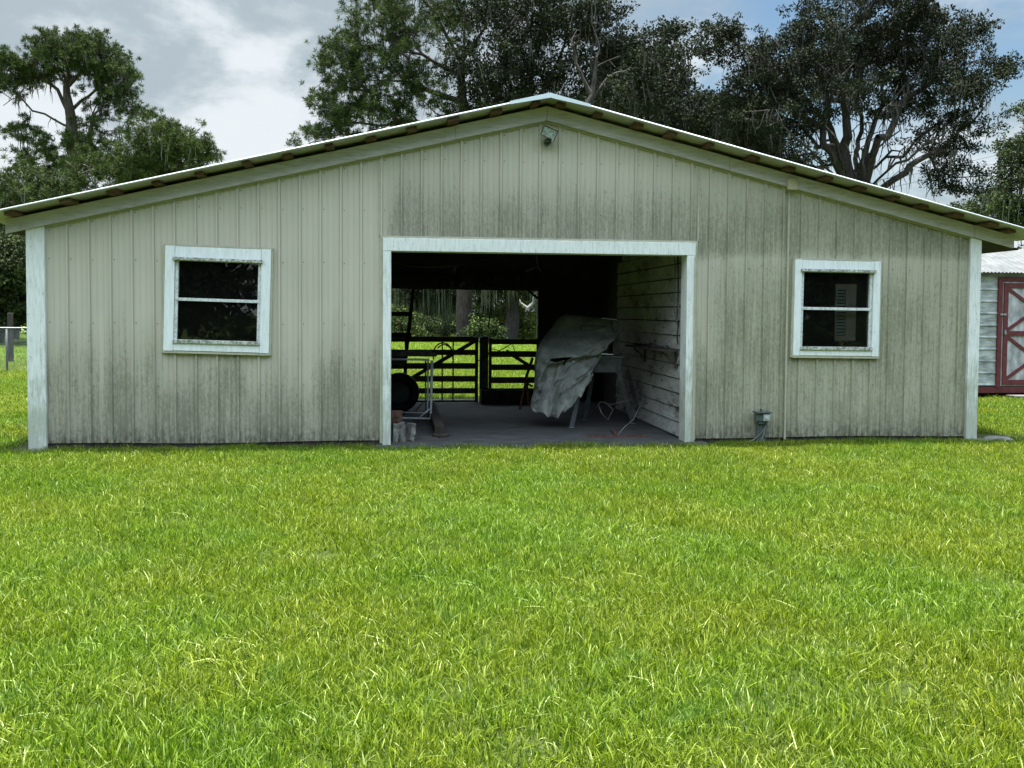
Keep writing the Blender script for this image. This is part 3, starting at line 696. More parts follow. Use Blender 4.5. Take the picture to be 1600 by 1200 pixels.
def interp(A, n):                      # Catmull-Rom along axis 0
    m_ = len(A); ts = np.linspace(0, m_-1, n); o_ = []
    for t in ts:
        i = min(int(t), m_-2); f = t-i; p0, p1, p2, p3 = A[max(i-1, 0)], A[i], A[i+1], A[min(i+2, m_-1)]
        o_.append(.5*((2*p1)+(-p0+p2)*f+(2*p0-5*p1+4*p2-p3)*f*f+(-p0+3*p1-3*p2+p3)*f**3))
    return np.array(o_)
NU, NV = 130, 150
Gs = interp(G, NV); Gs = np.swapaxes(interp(np.swapaxes(Gs, 0, 1), NU), 0, 1)
uu, vv = np.meshgrid(np.linspace(0, 1, NU), np.linspace(0, 1, NV))
def vn(u, v, fu, fv, sd):              # smooth value noise on the cloth
    r_ = np.random.default_rng(sd).uniform(-1, 1, (64, 64)); x, y = u*fu, v*fv; xi, yi = np.floor(x).astype(int), np.floor(y).astype(int)
    fx, fy = x-xi, y-yi; fx, fy = fx*fx*(3-2*fx), fy*fy*(3-2*fy); g = lambda a, c: r_[a % 64, c % 64]
    return (g(xi, yi)*(1-fx)+g(xi+1, yi)*fx)*(1-fy)+(g(xi, yi+1)*(1-fx)+g(xi+1, yi+1)*fx)*fy
ridge = lambda n_: 1-np.abs(n_)
d1 = uu*.8+vv*.6; d2 = uu*.5-vv*.9
fold = (.075*ridge(vn(d1, d2, 7, 2.2, 1))**2*np.clip((vv-.30)*2.6, 0.12, 1)
        + .050*ridge(vn(uu+.25*vv, vv, 11, 2.5, 2))**3*np.clip((vv-.42)*2.2, .06, 1)
        + .030*ridge(vn(uu, vv+.3*uu, 6, 13, 3))**3*np.clip((vv-.35)*3, .1, 1)
        + .016*ridge(vn(d1, d2, 22, 17, 4))**2*np.clip((vv-.2)*2, .25, 1)
        + .014*vn(uu, vv, 9, 9, 5)
        + .042*np.abs(np.sin(uu*17+.9*vn(uu, vv, 3, 3, 11)+1.2*vv))**.7*np.clip((vv-.42)*3, 0, 1)*np.clip((.62-uu)*5, .25, 1)
        - .020*np.abs(np.sin((uu*.9-vv)*11+vn(uu, vv, 4, 4, 12)))**.4*np.clip((.62-vv)*4, 0, 1))
sst = lambda x, a, c: np.clip((x-a)/(c-a), 0, 1)**2*(3-2*np.clip((x-a)/(c-a), 0, 1))
Gs[..., 1] -= 1.7*fold-.09
lip = sst(vv+.05*vn(uu, vv*0, 9, 1, 21), .535, .565)*sst(uu, .30, .42)*(1-sst(vv, .70, .98))
Gs[..., 1] += .13*lip
Gs[..., 2] += (vn(uu, vv*0, 14, 1, 7)*.028+.02*vn(uu, vv*0, 37, 1, 8))*np.clip((vv-.85)*6, 0, 1)
Gs[..., 0] += .022*vn(uu*0, vv, 1, 16, 9)*np.clip((uu-.85)*6, 0, 1)
idx = np.arange(NU*NV).reshape(NV, NU)
q_ = np.stack([idx[:-1, :-1], idx[1:, :-1], idx[1:, 1:], idx[:-1, 1:]], -1)
cu, cv = uu[:-1, :-1], vv[:-1, :-1]
hole = (((cu-.52)/.13)**2+((cv-.53-.05*(cu-.5))/.017)**2 < 1) | (((cu-.57)/.035)**2+((cv-.57)/.035)**2 < 1) & (cu-.57 > (cv-.57)*.6)
q_ = q_[~hole].reshape(-1, 4)
used = np.unique(q_); rem = -np.ones(NU*NV, int); rem[used] = np.arange(len(used))
me = npmesh('canvas_tarp', Gs.reshape(-1, 3)[used], rem[q_])
o = link(me, 'canvas_tarp', M['tarp'], None, smooth=True); mm = o.modifiers.new('t', 'SOLIDIFY'); mm.thickness = .003
tag(o, 'crumpled grey canvas tarp with a torn slit draped over the machine', 'tarp')

# rusty tool leaning left of the tarp
o = MB(); o.tube([P(826, 575, 2.9), P(818, 612, 2.6), P(812, 640, 2.5)], .018, 7); o.tube([P(832, 560, 2.9), P(822, 590, 2.7), P(826, 632, 2.5)], .022, 7); o.tube([P(818, 596, 2.7), P(832, 604, 2.7)], .016, 7)
tag(o.build('iron_stand', M['rust'], smooth=True), 'thin rusty iron stand behind the left edge of the tarp', 'stand')
# shelf on clapboard wall
sh = thing('wall_shelf', 'rough dark shelf on brackets on the peeling clapboard wall', 'shelf', (1.70, .9, 1.11))
mb = MB(); mb.box(-.20, .01, -.62, 1.25, -.012, .012); mb.build('shelf_board', M['darkwood'], sh, bevel=.004)
for y in (-.55, .9): mb = MB(); mb.box(-.012, .01, y-.015, y+.015, -.22, -.013); mb.beam((-.16, y, -.02), (-.005, y, -.17), .02, .02); mb.build('bracket', M['darkwood'], sh)
o = thing('scrap_pile', 'low pile of rags and scrap on the wall shelf', 'scrap', (1.62, .8, 1.125))
mb = MB()
for k in range(9): 
    y = -.45+k*.12; mb.tube([(-.06+random.uniform(-.03, .03), y, .012), (random.uniform(-.03, .03), y+.07, .02+random.uniform(0, .02)), (random.uniform(-.05, .03), y+.16, .012)], [.008, .016, .007], 7)
mb.build('rags', M['darkwood'], o, smooth=True)
# cords on clapboard wall
def cord(pts, r, label, name='hanging_cord', mat='wire', cat='cord', group=None, n=6):
    o = MB().tube(pts, r, n).build(name, M[mat], smooth=True); return tag(o, label, cat, group)
cord([(1.69, .30, 2.30), (1.69, .27, 2.15), (1.69, .245, 1.9), (1.685, .24, 1.6), (1.69, .22, 1.45), (1.685, .25, 1.28), (1.69, .235, 1.2)], .009, 'dark cord hanging lowest on the clapboard wall', mat='rubber')
cord([(1.69, .42, 2.28), (1.69, .38, 2.1), (1.685, .37, 1.8), (1.69, .40, 1.6), (1.685, .33, 1.5), (1.69, .30, 1.46)], .006, 'thin pale cord hanging furthest in on the clapboard wall')
cord([(1.69, .26, 1.72), (1.685, .20, 1.66), (1.68, .20, 1.5), (1.685, .27, 1.45), (1.69, .31, 1.55), (1.69, .27, 1.7)], .006, 'small closed loop of cord on the clapboard wall')
# wire tangle under the machine
for i, (pts, lb) in enumerate(((
   [P(925, 645, 1.6), P(938, 628, 1.5), P(955, 632, 1.45), P(972, 628, 1.4), (1.58, 1.6, .40), P(985, 655, 1.5)], 'thin wire arching under the machine stand'),
   ([P(935, 632, 1.3), P(940, 646, 1.2), P(950, 656, 1.2), P(958, 640, 1.3), P(945, 628, 1.4)], 'small curl of wire beside the stub post'),
   ([P(962, 684, .5), P(975, 668, .55), P(990, 655, .7), P(1000, 634, 1.0), P(1012, 630, 1.1)], 'pale stiff wire rising from the floor towards the clapboards'))):
    cord(pts, .0055 if i < 2 else .007, lb, 'loose_wire', 'wire', 'wire', 'loose wires by the machine')
o = MB().beam((.60, .42, .045), (1.36, .36, .045), .03, .02).tube([(1.06, 1.0, .05), (1.0, .55, .06)], .022, 7)
tag(o.build('iron_rod', M['rust']), 'dark iron rod lying on the floor in front of the machine', 'rod')
# hanging scraps and wires from the ceiling
cord([P(612, 410, 2.0), P(640, 416, 2.0), P(670, 418, 2.0), P(715, 415, 2.2), P(760, 405, 2.6)], .004, 'sagging pale wire strung across under the ceiling')
cord([P(838, 396, 1.6), P(839, 408, 1.6), P(842, 420, 1.6), P(845, 424, 1.6)], .006, 'short pale cord dangling from the ceiling near the middle')
cord([P(820, 425, 1.9), P(832, 420, 1.9), P(841, 417, 1.9)], .006, 'short slanting twig of wire beside the dangling cord')
cord([P(770, 440, 4.5), P(768, 470, 4.5), P(765, 495, 4.5), P(763, 512, 4.5)], .012, 'long rope hanging in the rear opening', cat='rope')
cord([P(752, 441, 4.7), P(747, 452, 4.7), P(744, 458, 4.7)], .010, 'short cord end hanging left of the long rope')
def strip(px0, py0, px1, py1, Y, w, lb):
    tag(MB().beam(P(px0, py0, Y), P(px1, py1, Y), w, .012).build('wood_scrap', M['gatewood']), lb, 'wood scrap', 'scraps hanging from the roof timbers')
strip(706, 441, 707, 453, 4.6, .05, 'short upright board end hanging left of the trunk view')
strip(726, 441, 718, 448, 4.6, .05, 'short pale diagonal board end in the rear opening')
strip(712, 417, 709, 427, 2.5, .03, 'small pale strip hanging from the sagging wire')
tag(MB().beam(P(814, 444, 4.7), P(840, 466, 4.8), .04, .02).build('corner_brace', M['darkwood']), 'dark diagonal brace in the top right corner of the rear opening', 'brace')

# ------------------------------------------------------------------ shed on the right
sh = thing('shed', 'weathered white storage shed with maroon trim to the right of the barn', 'shed', (9.3, 5.6, .06))
sx0, sx1 = -.65, 3.2                                   # local x range
mb = MB(); k = 0; zz = .16; pr = []
while zz < 2.30: 
    for dz, d in ((0, 0), (.014, .016), (.032, .016), (.046, 0)): 
        if zz+dz <= 2.32: pr.append((zz+dz, d))
    zz += .2286
pr.append((2.34, 0))
for (za, da), (zb, db) in zip(pr, pr[1:]):
    mb.add([(sx0, -da, za), (.34, -da, za), (.34, -db, zb), (sx0, -db, zb)], [(0, 1, 2, 3)])
    mb.add([(1.9, -da, za), (sx1, -da, za), (sx1, -db, zb), (1.9, -db, zb)], [(0, 1, 2, 3)])
mb.box(sx0, sx0+.02, .0, 2.6, .16, 2.34); mb.box(sx1-.02, sx1, .0, 2.6, .16, 2.34); mb.box(sx0+.02, sx1-.02, 2.58, 2.6, .16, 2.34)
mb.box(.34, 1.9, .0, .02, 2.20, 2.34)
mb.build('wall', M['shedwall'], sh)
mb = MB(); n = 60
V = []; 
nx = 190
for i in range(nx+1):
    x = sx0-.12+(sx1-sx0+.24)*i/nx; wz = .011*math.sin(x*2*math.pi/.076)
    for (y, z) in ((-.16, 2.335), (1.3, 2.90), (2.76, 2.335)): V.append((x, y, z+wz))
Fc = [(i*3+j, (i+1)*3+j, (i+1)*3+j+1, i*3+j+1) for i in range(nx) for j in range(2)]
mb.add(V, Fc); o = mb.build('roof', M['shedroof'], sh, smooth=False); mm = o.modifiers.new('t', 'SOLIDIFY'); mm.thickness = .008
for ya, yb in ((-.03, -.001), (2.6, 2.63)): MB().box(sx0-.02, sx1, ya, yb, .03, .145).build('skirt', M['maroon'], sh)
for x in (-.5, 1.2, 2.9):
    for y in (.1, 2.4): MB().box(x, x+.3, y, y+.2, -.07, .03).build('footing_block', M['blockc'], sh)
mb = MB(); mb.box(.335, .42, -.045, .0, .13, 2.25); mb.box(1.83, 1.91, -.045, .0, .13, 2.25); mb.box(.42, 1.83, -.045, .0, 2.175, 2.25); mb.build('door_surround', M['maroon'], sh, bevel=.003)
dr = MB(); dr.box(.43, 1.82, -.02, .0, .16, 2.165); door = dr.build('door', M['doorpanel'], sh)
mb = MB(); x0, x1 = .455, 1.80
mb.box(x0, x0+.085, -.045, -.022, .19, 2.14); mb.box(x1-.085, x1, -.045, -.022, .19, 2.14)
for z in (.19, 1.13, 2.05): mb.box(x0+.085, x1-.085, -.045, -.022, z, z+.09)
for za, zb in ((.28, 1.13), (1.22, 2.05)):
    mb.beam((x0+.085, -.033, za+.02), (x1-.085, -.033, zb-.02), .06, .018); mb.beam((x0+.085, -.030, zb-.02), (x1-.085, -.030, za+.02), .06, .018)
mb.build('door_brace', M['maroon'], door)
mb = MB(); 
for z in (1.52,): mb.box(.38, .50, -.058, -.046, z, z+.035)
mb.build('hinge', M['galv'], door)
MB().box(.47, .50, -.062, -.046, 1.15, 1.24).tube([(.485, -.06, 1.19), (.485, -.09, 1.17), (.485, -.06, 1.14)], .008, 6).build('latch', M['galv'], door)
st = MB().box(-.5, .5, -.14, .14, -.03, .0).box(-.4, -.3, -.13, .13, -.08, -.03).box(.3, .4, -.13, .13, -.08, -.03).build('step_plank', M['gatewood'], None, bevel=.004); st.location = (10.15, 5.15, .08); tag(st, 'grey plank step on the ground before the shed door', 'step')

# ------------------------------------------------------------------ chain-link fence, left
fe = thing('chain_link_fence', 'galvanised chain-link fence with a pale top rail left of the barn', 'fence', (-11.4, 12.9, 0))
mb = MB(); mb.tube([(-14, 0, 1.10), (5.2, 0, 1.10)], .016, 8); mb.build('top_rail', M['galv'], fe, smooth=True)
for x in (-12.3, -9.2, -6.1, -3.0, 0.0, 3.1, 5.2): MB().tube([(x, .03, -.05), (x, .03, 1.12)], .026, 8).build('post', M['steel'], fe, smooth=True)
mb = MB(); cw = .07
for k in range(-16, 170):
    for s_ in (-1, 1):
        x = -3.2+k*cw; x2 = x+s_*1.06*.9
        if -4 < x < 4 and -4 < x2 < 4: mb.tube([(x, .0, .03), (x2, .0, 1.09)], .0022, 3)
mb.build('wire_mesh', M['galv'], fe)
o = MB().box(-.06, .06, -.06, .06, 0, 1.45).build('fence_post', M['darkwood'], None, bevel=.01); q = P(17, 563, 16.5); o.location = (q[0], 16.5, 0)
tag(o, 'thick dark timber post standing behind the chain-link fence', 'post')
# rubble by the right corner
for i, (x, y, s_, lb) in enumerate(((5.75, -.02, 1.0, 'flat broken concrete lump by the right barn corner'), (5.50, -.05, .6, 'small stone beside the right corner board'), (-5.62, -.10, .55, 'grey stone at the foot of the left corner board'))):
    r2 = np.random.default_rng(20+i); V = []; Fc = []; n = 9
    for j, (rr, z) in enumerate(((.13, 0), (.14, .03), (.10, .06))):
        for t in range(n): a = t*2*math.pi/n; k = rr*s_*(1+r2.uniform(-.2, .2)); V.append((k*1.3*math.cos(a), k*math.sin(a), z*s_+r2.uniform(-.006, .006)))
    Fc = [(l*n+t, l*n+(t+1) % n, (l+1)*n+(t+1) % n, (l+1)*n+t) for l in range(2) for t in range(n)]+[tuple(2*n+t for t in range(n))]
    o = MB().add(V, Fc).build('stone', M['blockc'], None, bevel=.01); o.location = (x, y, .0); tag(o, lb, 'stone', 'stones at the barn corners')
#POWER
pl = MB()
for dz in (0, .9): pl.tube([P(1380, 296-dz*14, 40), P(1480, 273-dz*14, 44), P(1640, 236-dz*14, 50)], .012, 4)
tag(pl.build('power_line', M['rubber']), 'pair of thin overhead wires crossing the sky at the right', 'power line')
# ------------------------------------------------------------------ trees
def norm(a): return a/np.maximum(np.linalg.norm(a, axis=-1, keepdims=True), 1e-9)
def skeleton(limbs, tips, rg, bf=.35, wig=.12, step=.55, up=.15):
    Pn = []; par = []; pl_ = []
    for L in limbs:                                    # each limb: polyline of points; starts on the nearest existing node
        L = [np.array(p, float) for p in L]
        for i, p in enumerate(L):
            if i == 0:
                if not Pn: Pn.append(p); par.append(-1); pl_.append(0.)
                else:
                    d = np.linalg.norm(np.array(Pn)-p, axis=1); cur = int(d.argmin())
                    if d[cur] > .05: Pn.append(p); par.append(cur); pl_.append(pl_[cur]+d[cur])
                    else: last = cur; continue
                last = len(Pn)-1
            else:
                a = Pn[last]; n = max(1, int(np.linalg.norm(p-a)/step)); a0 = a.copy()
                amp = rg.normal(0, wig*1.1, 3); am2 = rg.normal(0, wig*.6, 3)
                for k in range(1, n+1):
                    f_ = k/n; q = a0+(p-a0)*f_+amp*math.sin(f_*math.pi)*(i > 1)+am2*math.sin(f_*2*math.pi)*(i > 1)+(rg.normal(0, wig*.22, 3) if k < n else 0)
                    Pn.append(q); par.append(last); pl_.append(pl_[last]+np.linalg.norm(q-Pn[last])); last = len(Pn)-1
    base_n = len(Pn)
    tips = np.array(tips); n = len(tips); done = np.zeros(n, bool); tipnodes = []
    bc = np.full(n, 1e9); bn = np.zeros(n, int)
    def upd(ids):
        for i in ids:
            if Pn[i][2] < zmin: continue
            c = np.linalg.norm(tips-Pn[i], axis=1)+bf*pl_[i]+.6*np.maximum(0, Pn[i][2]-tips[:, 2]-.4)
            m = c < bc; bc[m] = c[m]; bn[m] = i
    zmin = limbs[0][-1][2]*.35 if len(limbs) else 0
    upd(range(base_n))
    for _ in range(n):
        c = np.where(done, 1e9, bc); j = int(c.argmin()); done[j] = True
        a = Pn[bn[j]]; p = tips[j]; L = np.linalg.norm(p-a); k = max(1, int(L/step)); last = int(bn[j]); new = []
        for t in range(1, k+1):
            f = t/k; q = a+(p-a)*f; q = q+np.array([0, 0, -up*L*.5*math.sin(math.pi*f)])
            if t < k: q = q+rg.normal(0, wig*min(1, L/2), 3)
            Pn.append(q); par.append(last); pl_.append(pl_[last]+np.linalg.norm(q-Pn[last])); last = len(Pn)-1; new.append(last)
        tipnodes.append(last); upd(new)
    return np.array(Pn), np.array(par), tipnodes
def radii(Pn, par, R0, r0):
    n = len(Pn); cnt = np.zeros(n); ch = np.zeros(n, int)
    for i in range(n):
        if par[i] >= 0: ch[par[i]] += 1
    cnt[ch == 0] = 1
    for i in range(n-1, 0, -1): cnt[par[i]] += cnt[i]
    e = math.log(max(cnt[0], 2))/math.log(R0/r0)
    rr = r0*cnt**(1/e)
    for _ in range(4):                                  # ease the steps where side limbs leave
        mc = np.zeros(n)
        for i in range(1, n): mc[par[i]] = max(mc[par[i]], rr[i])
        mc = np.where(mc > 0, mc, rr); q = rr.copy(); q[1:] = .5*rr[1:]+.25*np.minimum(rr[par[1:]], rr[1:]*1.6)+.25*mc[1:]; rr = q
    return rr
def wood_mesh(name, Pn, par, r, flare=1.5):
    Vs = []; Fs = []; off = 0
    order = [i for i in range(len(Pn)) if par[i] >= 0]
    idxs = np.array(order)
    for big, n in ((True, 9), (False, 4)):
        sel = idxs[(r[idxs] > .07) == big]
        if not len(sel): continue
        b_ = Pn[sel]; a = Pn[par[sel]]; d = norm(b_-a); ref = np.where(np.abs(d[:, 2:3]) < .9, [[0, 0, 1.]], [[1., 0, 0]])
        u = norm(np.cross(d, ref)); w = np.cross(d, u)
        ra = np.minimum(r[par[sel]], r[sel]*1.18); rb = r[sel]
        t = np.arange(n)*2*np.pi/n
        ring = u[:, None]*np.cos(t)[None, :, None]+w[:, None]*np.sin(t)[None, :, None]
        A = a[:, None]+ring*ra[:, None, None]-d[:, None]*(ra*.3)[:, None, None]; B = b_[:, None]+ring*rb[:, None, None]
        V = np.concatenate([A, B], 1).reshape(-1, 3); m = len(sel)
        base = (np.arange(m)*2*n)[:, None]; tt = np.arange(n)
        Fq = np.stack([base+tt, base+(tt+1) % n, base+n+(tt+1) % n, base+n+tt], -1).reshape(-1, 4)+off
        Vs.append(V); Fs.append(Fq); off += len(V)
    V = np.concatenate(Vs); Fq = np.concatenate(Fs)
    me = npmesh(name, V, Fq); me.polygons.foreach_set('use_smooth', [True]*len(me.polygons)); return me
def leaf_quads(c, d, nrm, L, Wd, col):
    s_ = norm(np.cross(d, nrm))
    v = np.stack([c, c+d*(L*.5)[:, None]+s_*(Wd*.5)[:, None], c+d*L[:, None], c+d*(L*.5)[:, None]-s_*(Wd*.5)[:, None]], 1).reshape(-1, 3)
    f = np.arange(len(c)*4).reshape(-1, 4); return v, f, np.repeat(col, 4, 0)
def crown_mesh(name, tips, rg, style, per, rad, size, cA, cB):
    T = np.array(tips); n = len(T)
    if style == 'oak':
        # sub clumps round each tip, leaves on little shells => clumped look
        ns = 5; sub = np.repeat(T, ns, 0)+rg.normal(0, 1, (n*ns, 3))*np.array([rad, rad, rad*.6])*.62
        tone = rg.uniform(0, 1, n*ns)*.6+np.repeat(rg.uniform(0, 1, n), ns)*.4
        k = max(1, per//ns); c0 = np.repeat(sub, k, 0); m = len(c0)
        dr_ = norm(rg.normal(0, 1, (m, 3))); rr = rad*.42*rg.uniform(.25, 1, m)**.6
        c = c0+dr_*rr[:, None]*np.array([1, 1, .7])
        d = norm(dr_+rg.normal(0, .8, (m, 3))); nn = norm(rg.normal(0, 1, (m, 3))+np.array([0, 0, .9]))
        L = size*rg.uniform(.6, 1.3, m); Wd = L*rg.uniform(.4, .62, m)
        tn = np.clip(np.repeat(tone, k)+rg.normal(0, .22, m), 0, 1)[:, None]
        return npmesh(name, *leaf_quads(c, d, nn, L, Wd, cA*(1-tn)+cB*tn))
    ns = 6; nd = 16                                     # pine: tufts of radiating needles on upturned shoots
    sub = np.repeat(T, ns, 0)+rg.normal(0, 1, (n*ns, 3))*np.array([rad, rad, rad*.55])*.6
    reps = max(1, per//(ns*nd))
    sub = np.repeat(sub, reps, 0)+rg.normal(0, rad*.10, (n*ns*reps, 3))
    ax = norm(norm(sub-np.repeat(T, ns*reps, 0))+np.array([0, 0, .9])); tone = rg.uniform(0, 1, len(sub))
    c = np.repeat(sub, nd, 0); a = np.repeat(ax, nd, 0); m = len(c)
    d = norm(a*.55+norm(rg.normal(0, 1, (m, 3)))); L = size*rg.uniform(.75, 1.15, m); Wd = np.full(m, size*.115)
    nn = norm(rg.normal(0, 1, (m, 3))); tn = np.clip(np.repeat(tone, nd)+rg.normal(0, .15, m), 0, 1)[:, None]
    return npmesh(name, *leaf_quads(c, d, nn, L, Wd, cA*(1-tn)+cB*tn))
def moss_mesh(name, pts, rg, ln=(.4, 1.4), w=.055, per=4, col=(.13, .14, .11)):
    V = []; Fq = []; Cc = []; o_ = 0
    for p in pts:
        for _ in range(rg.integers(2, per+2)):
            q = p+rg.normal(0, .13, 3)*np.array([1, 1, .3]); L = rg.uniform(*ln); a = rg.uniform(0, math.pi); s_ = np.array([math.cos(a), math.sin(a), 0])
            ww = w*rg.uniform(.6, 1.4); dd = rg.normal(0, .06, 3); n = 4
            for k in range(n+1):
                f = k/n; cc = q+np.array([dd[0]*f*2+rg.normal(0, .02), dd[1]*f*2, -L*f]); wk = ww*(1-.85*f)*rg.uniform(.6, 1.2)
                V += [cc-s_*wk, cc+s_*wk]
            Fq += [(o_+2*k, o_+2*k+1, o_+2*k+3, o_+2*k+2) for k in range(n)]; o_ += 2*(n+1)
            t = rg.uniform(.7, 1.25); Cc += [np.array(col)*t]*(2*(n+1))
    return npmesh(name, np.array(V), np.array(Fq), np.array(Cc))
def lobe_tips(lobes, rg, Y):
    """lobes: (px, py, rx px, ry px, depth m, n, depth offset) in the plane Y metres behind the barn front"""
    out_ = []; dist = abs(P(800, 500, Y)[1]-CAM[1]); s_ = dist/F_PX
    for (px, py, rx, ry, dep, n, dy) in lobes:
        c = P(px, py, Y+dy)
        d = norm(rg.normal(0, 1, (n, 3))); r = rg.uniform(.12, 1, n)**.42
        d[:, 2] = np.where(d[:, 2] < 0, d[:, 2]*.8, d[:, 2])
        out_.append(c+d*r[:, None]*np.array([rx*s_, dep, ry*s_]))
    return np.concatenate(out_)
def tn_leafy(tips, nl, Pn, tn):
    Q = np.array([Pn[i] for i in tn]); keep = []
    for q, i in zip(Q, tn):
        if int(np.linalg.norm(tips-q, axis=1).argmin()) < nl: keep.append(i)
    return keep
def tree(name, label, cat, seed, Y, base, limbs, lobes, R0, style='oak', per=110, rad=.55, size=.15, cA=(.02, .03, .012), cB=(.05, .075, .025),
         moss=0, mossln=(.4, 1.4), mossw=.055, bark='bark', group=None, bf=.35, wig=.10, r0=.012, step=.55, mosscol=(.13, .14, .11), twigs=None):
    rg = np.random.default_rng(seed)
    bx_, by_ = (P(base[0], 500, Y)[0], Y)
    root = np.array([bx_, by_, -.1])
    Ls = []
    for L in limbs: Ls.append([P(q[0], q[1], Y+(q[2] if len(q) > 2 else 0)) for q in L])
    Ls[0] = [root]+Ls[0]
    tips = lobe_tips(lobes, rg, Y)
    nl = len(tips)
    if twigs: tips = np.concatenate([tips, lobe_tips(twigs, rg, Y)])
    Pn, par, tn = skeleton(Ls, tips, rg, bf, wig, step)
    tn = tn_leafy(tips, nl, Pn, tn)
    r = radii(Pn, par, R0, r0)
    o = thing(name, label, cat, tuple(root+np.array([0, 0, .1])), group)
    org = root+np.array([0, 0, .1])
    wm = wood_mesh('trunk', Pn-org, par, r); link(wm, 'trunk', M[bark], o)
    # foliage at the tips and, thinner, at outer nodes
    cm_ = crown_mesh('crown', Pn[tn]-org, rg, style, per, rad, size, np.array(cA), np.array(cB)); link(cm_, 'crown', M['leaf' if style == 'oak' else 'needle'], o)
    if moss:
        cand = np.where((r < .16) & (Pn[:, 2] > 2))[0]; pick = rg.choice(cand, min(moss, len(cand)), replace=False)
        link(moss_mesh('moss', Pn[pick]-org, rg, mossln, mossw, 4, mosscol), 'moss', M['moss'], o)
    return o
def copy_thing(src, loc, rz, sc, label=None):
    c = src.copy(); C.objects.link(c); c.location = loc; c.rotation_euler = (0, 0, rz); c.scale = sc
    if label: c['label'] = label
    for k in src.children:
        d = k.copy(); C.objects.link(d); d.parent = c
    return c
OK1, OK2 = (.008, .012, .007), (.024, .032, .015)
PN1, PN2 = (.016, .026, .008), (.058, .088, .022)
# right live oak, many spreading limbs
tree('live_oak', 'huge spreading live oak with many bare limbs and hanging moss behind the right roof slope', 'oak tree', 11, 20, (1335, 0),
     [[(1330, 340), (1330, 295)],
      [(1330, 300), (1300, 240, -1), (1270, 190, -1), (1215, 140, 0), (1160, 85, 0)],
      [(1330, 300), (1318, 230), (1322, 160), (1345, 80), (1352, 20)],
      [(1345, 300), (1372, 215, -1), (1420, 150, -1), (1465, 110, -1), (1500, 90)],
      [(1350, 310), (1415, 270, -.5), (1470, 232), (1520, 190), (1560, 120)],
      [(1320, 300), (1285, 275, 1), (1230, 250, 1), (1180, 230)],
      [(1340, 290), (1385, 245, 1.5), (1450, 205, 1.5), (1500, 165, 1)],
      [(1322, 260), (1292, 190, 1), (1280, 110, 1), (1262, 50, 1)],
      [(1345, 260), (1370, 180, 1), (1390, 110, 1), (1420, 40, 1)],
      [(1325, 310), (1300, 270, -1.5), (1255, 225, -2), (1215, 190, -2), (1170, 175, -2)], [(1328, 300), (1305, 215, -1.5), (1300, 140, -2), (1310, 70, -2)],
      [(1338, 300), (1352, 230, -1.5), (1390, 165, -2), (1430, 120, -2), (1440, 60, -2)], [(1345, 305), (1400, 255, -1.5), (1455, 225, -2), (1490, 235, -2), (1510, 260, -2)],
      [(1335, 290), (1340, 220, 2), (1330, 150, 2.5), (1320, 80, 3)], [(1350, 300), (1380, 280, 2), (1440, 262, 2), (1480, 250, 2)]],
     [(1330, 35, 110, 70, 3.5, 120, 0), (1400, 70, 90, 60, 3, 70, 0), (1240, 100, 70, 65, 3, 70, 0), (1125, 70, 38, 34, 1.2, 24, 0), (1185, 135, 70, 60, 2, 60, 0),
      (1480, 70, 50, 40, 2, 34, 0), (1480, 140, 65, 60, 3, 52, 0), (1540, 115, 38, 20, 1.2, 16, 0), (1350, 110, 130, 50, 3.5, 75, 2), (1190, 200, 80, 46, 3, 50, 0),
      (1490, 205, 48, 38, 2, 24, 0), (1215, 265, 80, 26, 2.5, 24, 0), (1495, 270, 38, 48, 1.5, 24, 0), (1290, 150, 80, 45, 2.5, 34, -1), (1420, 150, 60, 45, 2.5, 30, -1)],
     .50, 'oak', 210, .40, .098, OK1, OK2, 340, (.3, 1.0), .028, step=.4, wig=.14, mosscol=(.075, .075, .068),
     twigs=[(1330, 200, 150, 80, 3, 110, 0), (1250, 240, 90, 40, 2.5, 40, 0), (1430, 220, 70, 50, 2.5, 40, 0)])
# low oak filling between mid trees and live oak
tree('oak_tree', 'low dark oak between the live oak and the taller trees above the ridge', 'oak tree', 12, 27, (1160, 0),
     [[(1160, 330), (1155, 270)], [(1155, 270), (1120, 200), (1080, 150)], [(1155, 270), (1180, 200), (1200, 160)]],
     [(1130, 195, 90, 50, 3, 90, 0), (1075, 205, 60, 50, 3, 50, 0), (1190, 230, 80, 50, 3, 50, 0), (1030, 120, 45, 60, 2, 40, 0)],
     .3, 'oak', 150, .6, .15, OK1, OK2, 130, (.4, 1.4), .04, mosscol=(.075, .075, .068))
# mid oaks behind ridge
tree('oak_tree', 'tall mossy oak rising directly behind the barn ridge', 'oak tree', 13, 40, (800, 0),
     [[(800, 300), (815, 200), (830, 120)], [(815, 200), (870, 100), (900, 10)], [(815, 200), (790, 100), (780, 10)], [(815, 220), (760, 150), (745, 60)]],
     [(800, 20, 90, 60, 4, 90, 0), (870, 60, 90, 80, 4, 110, 0), (780, 110, 80, 60, 4, 70, 0), (840, 150, 100, 50, 4, 60, 0), (760, 190, 90, 45, 4, 40, 0), (960, 120, 60, 60, 3, 50, 0)],
     .42, 'oak', 120, .68, .18, OK1, OK2, 120, (.5, 1.7), .045, mosscol=(.085, .09, .075))
tree('oak_tree', 'slender leaning oak with open top above the right of the ridge', 'oak tree', 14, 36, (960, 0),
     [[(950, 300), (955, 200), (970, 120)], [(955, 200), (925, 110), (920, 20)], [(970, 120), (1010, 90), (1050, 60)]],
     [(918, 30, 30, 34, 1.5, 26, 0), (1040, 70, 34, 40, 1.5, 30, 0), (985, 90, 45, 40, 2, 34, 0), (1000, 150, 80, 60, 3, 70, 0), (960, 60, 22, 50, 1.2, 18, 0)],
     .26, 'oak', 120, .6, .17, OK1, OK2, 60, (.5, 1.5), .04, mosscol=(.085, .09, .075))
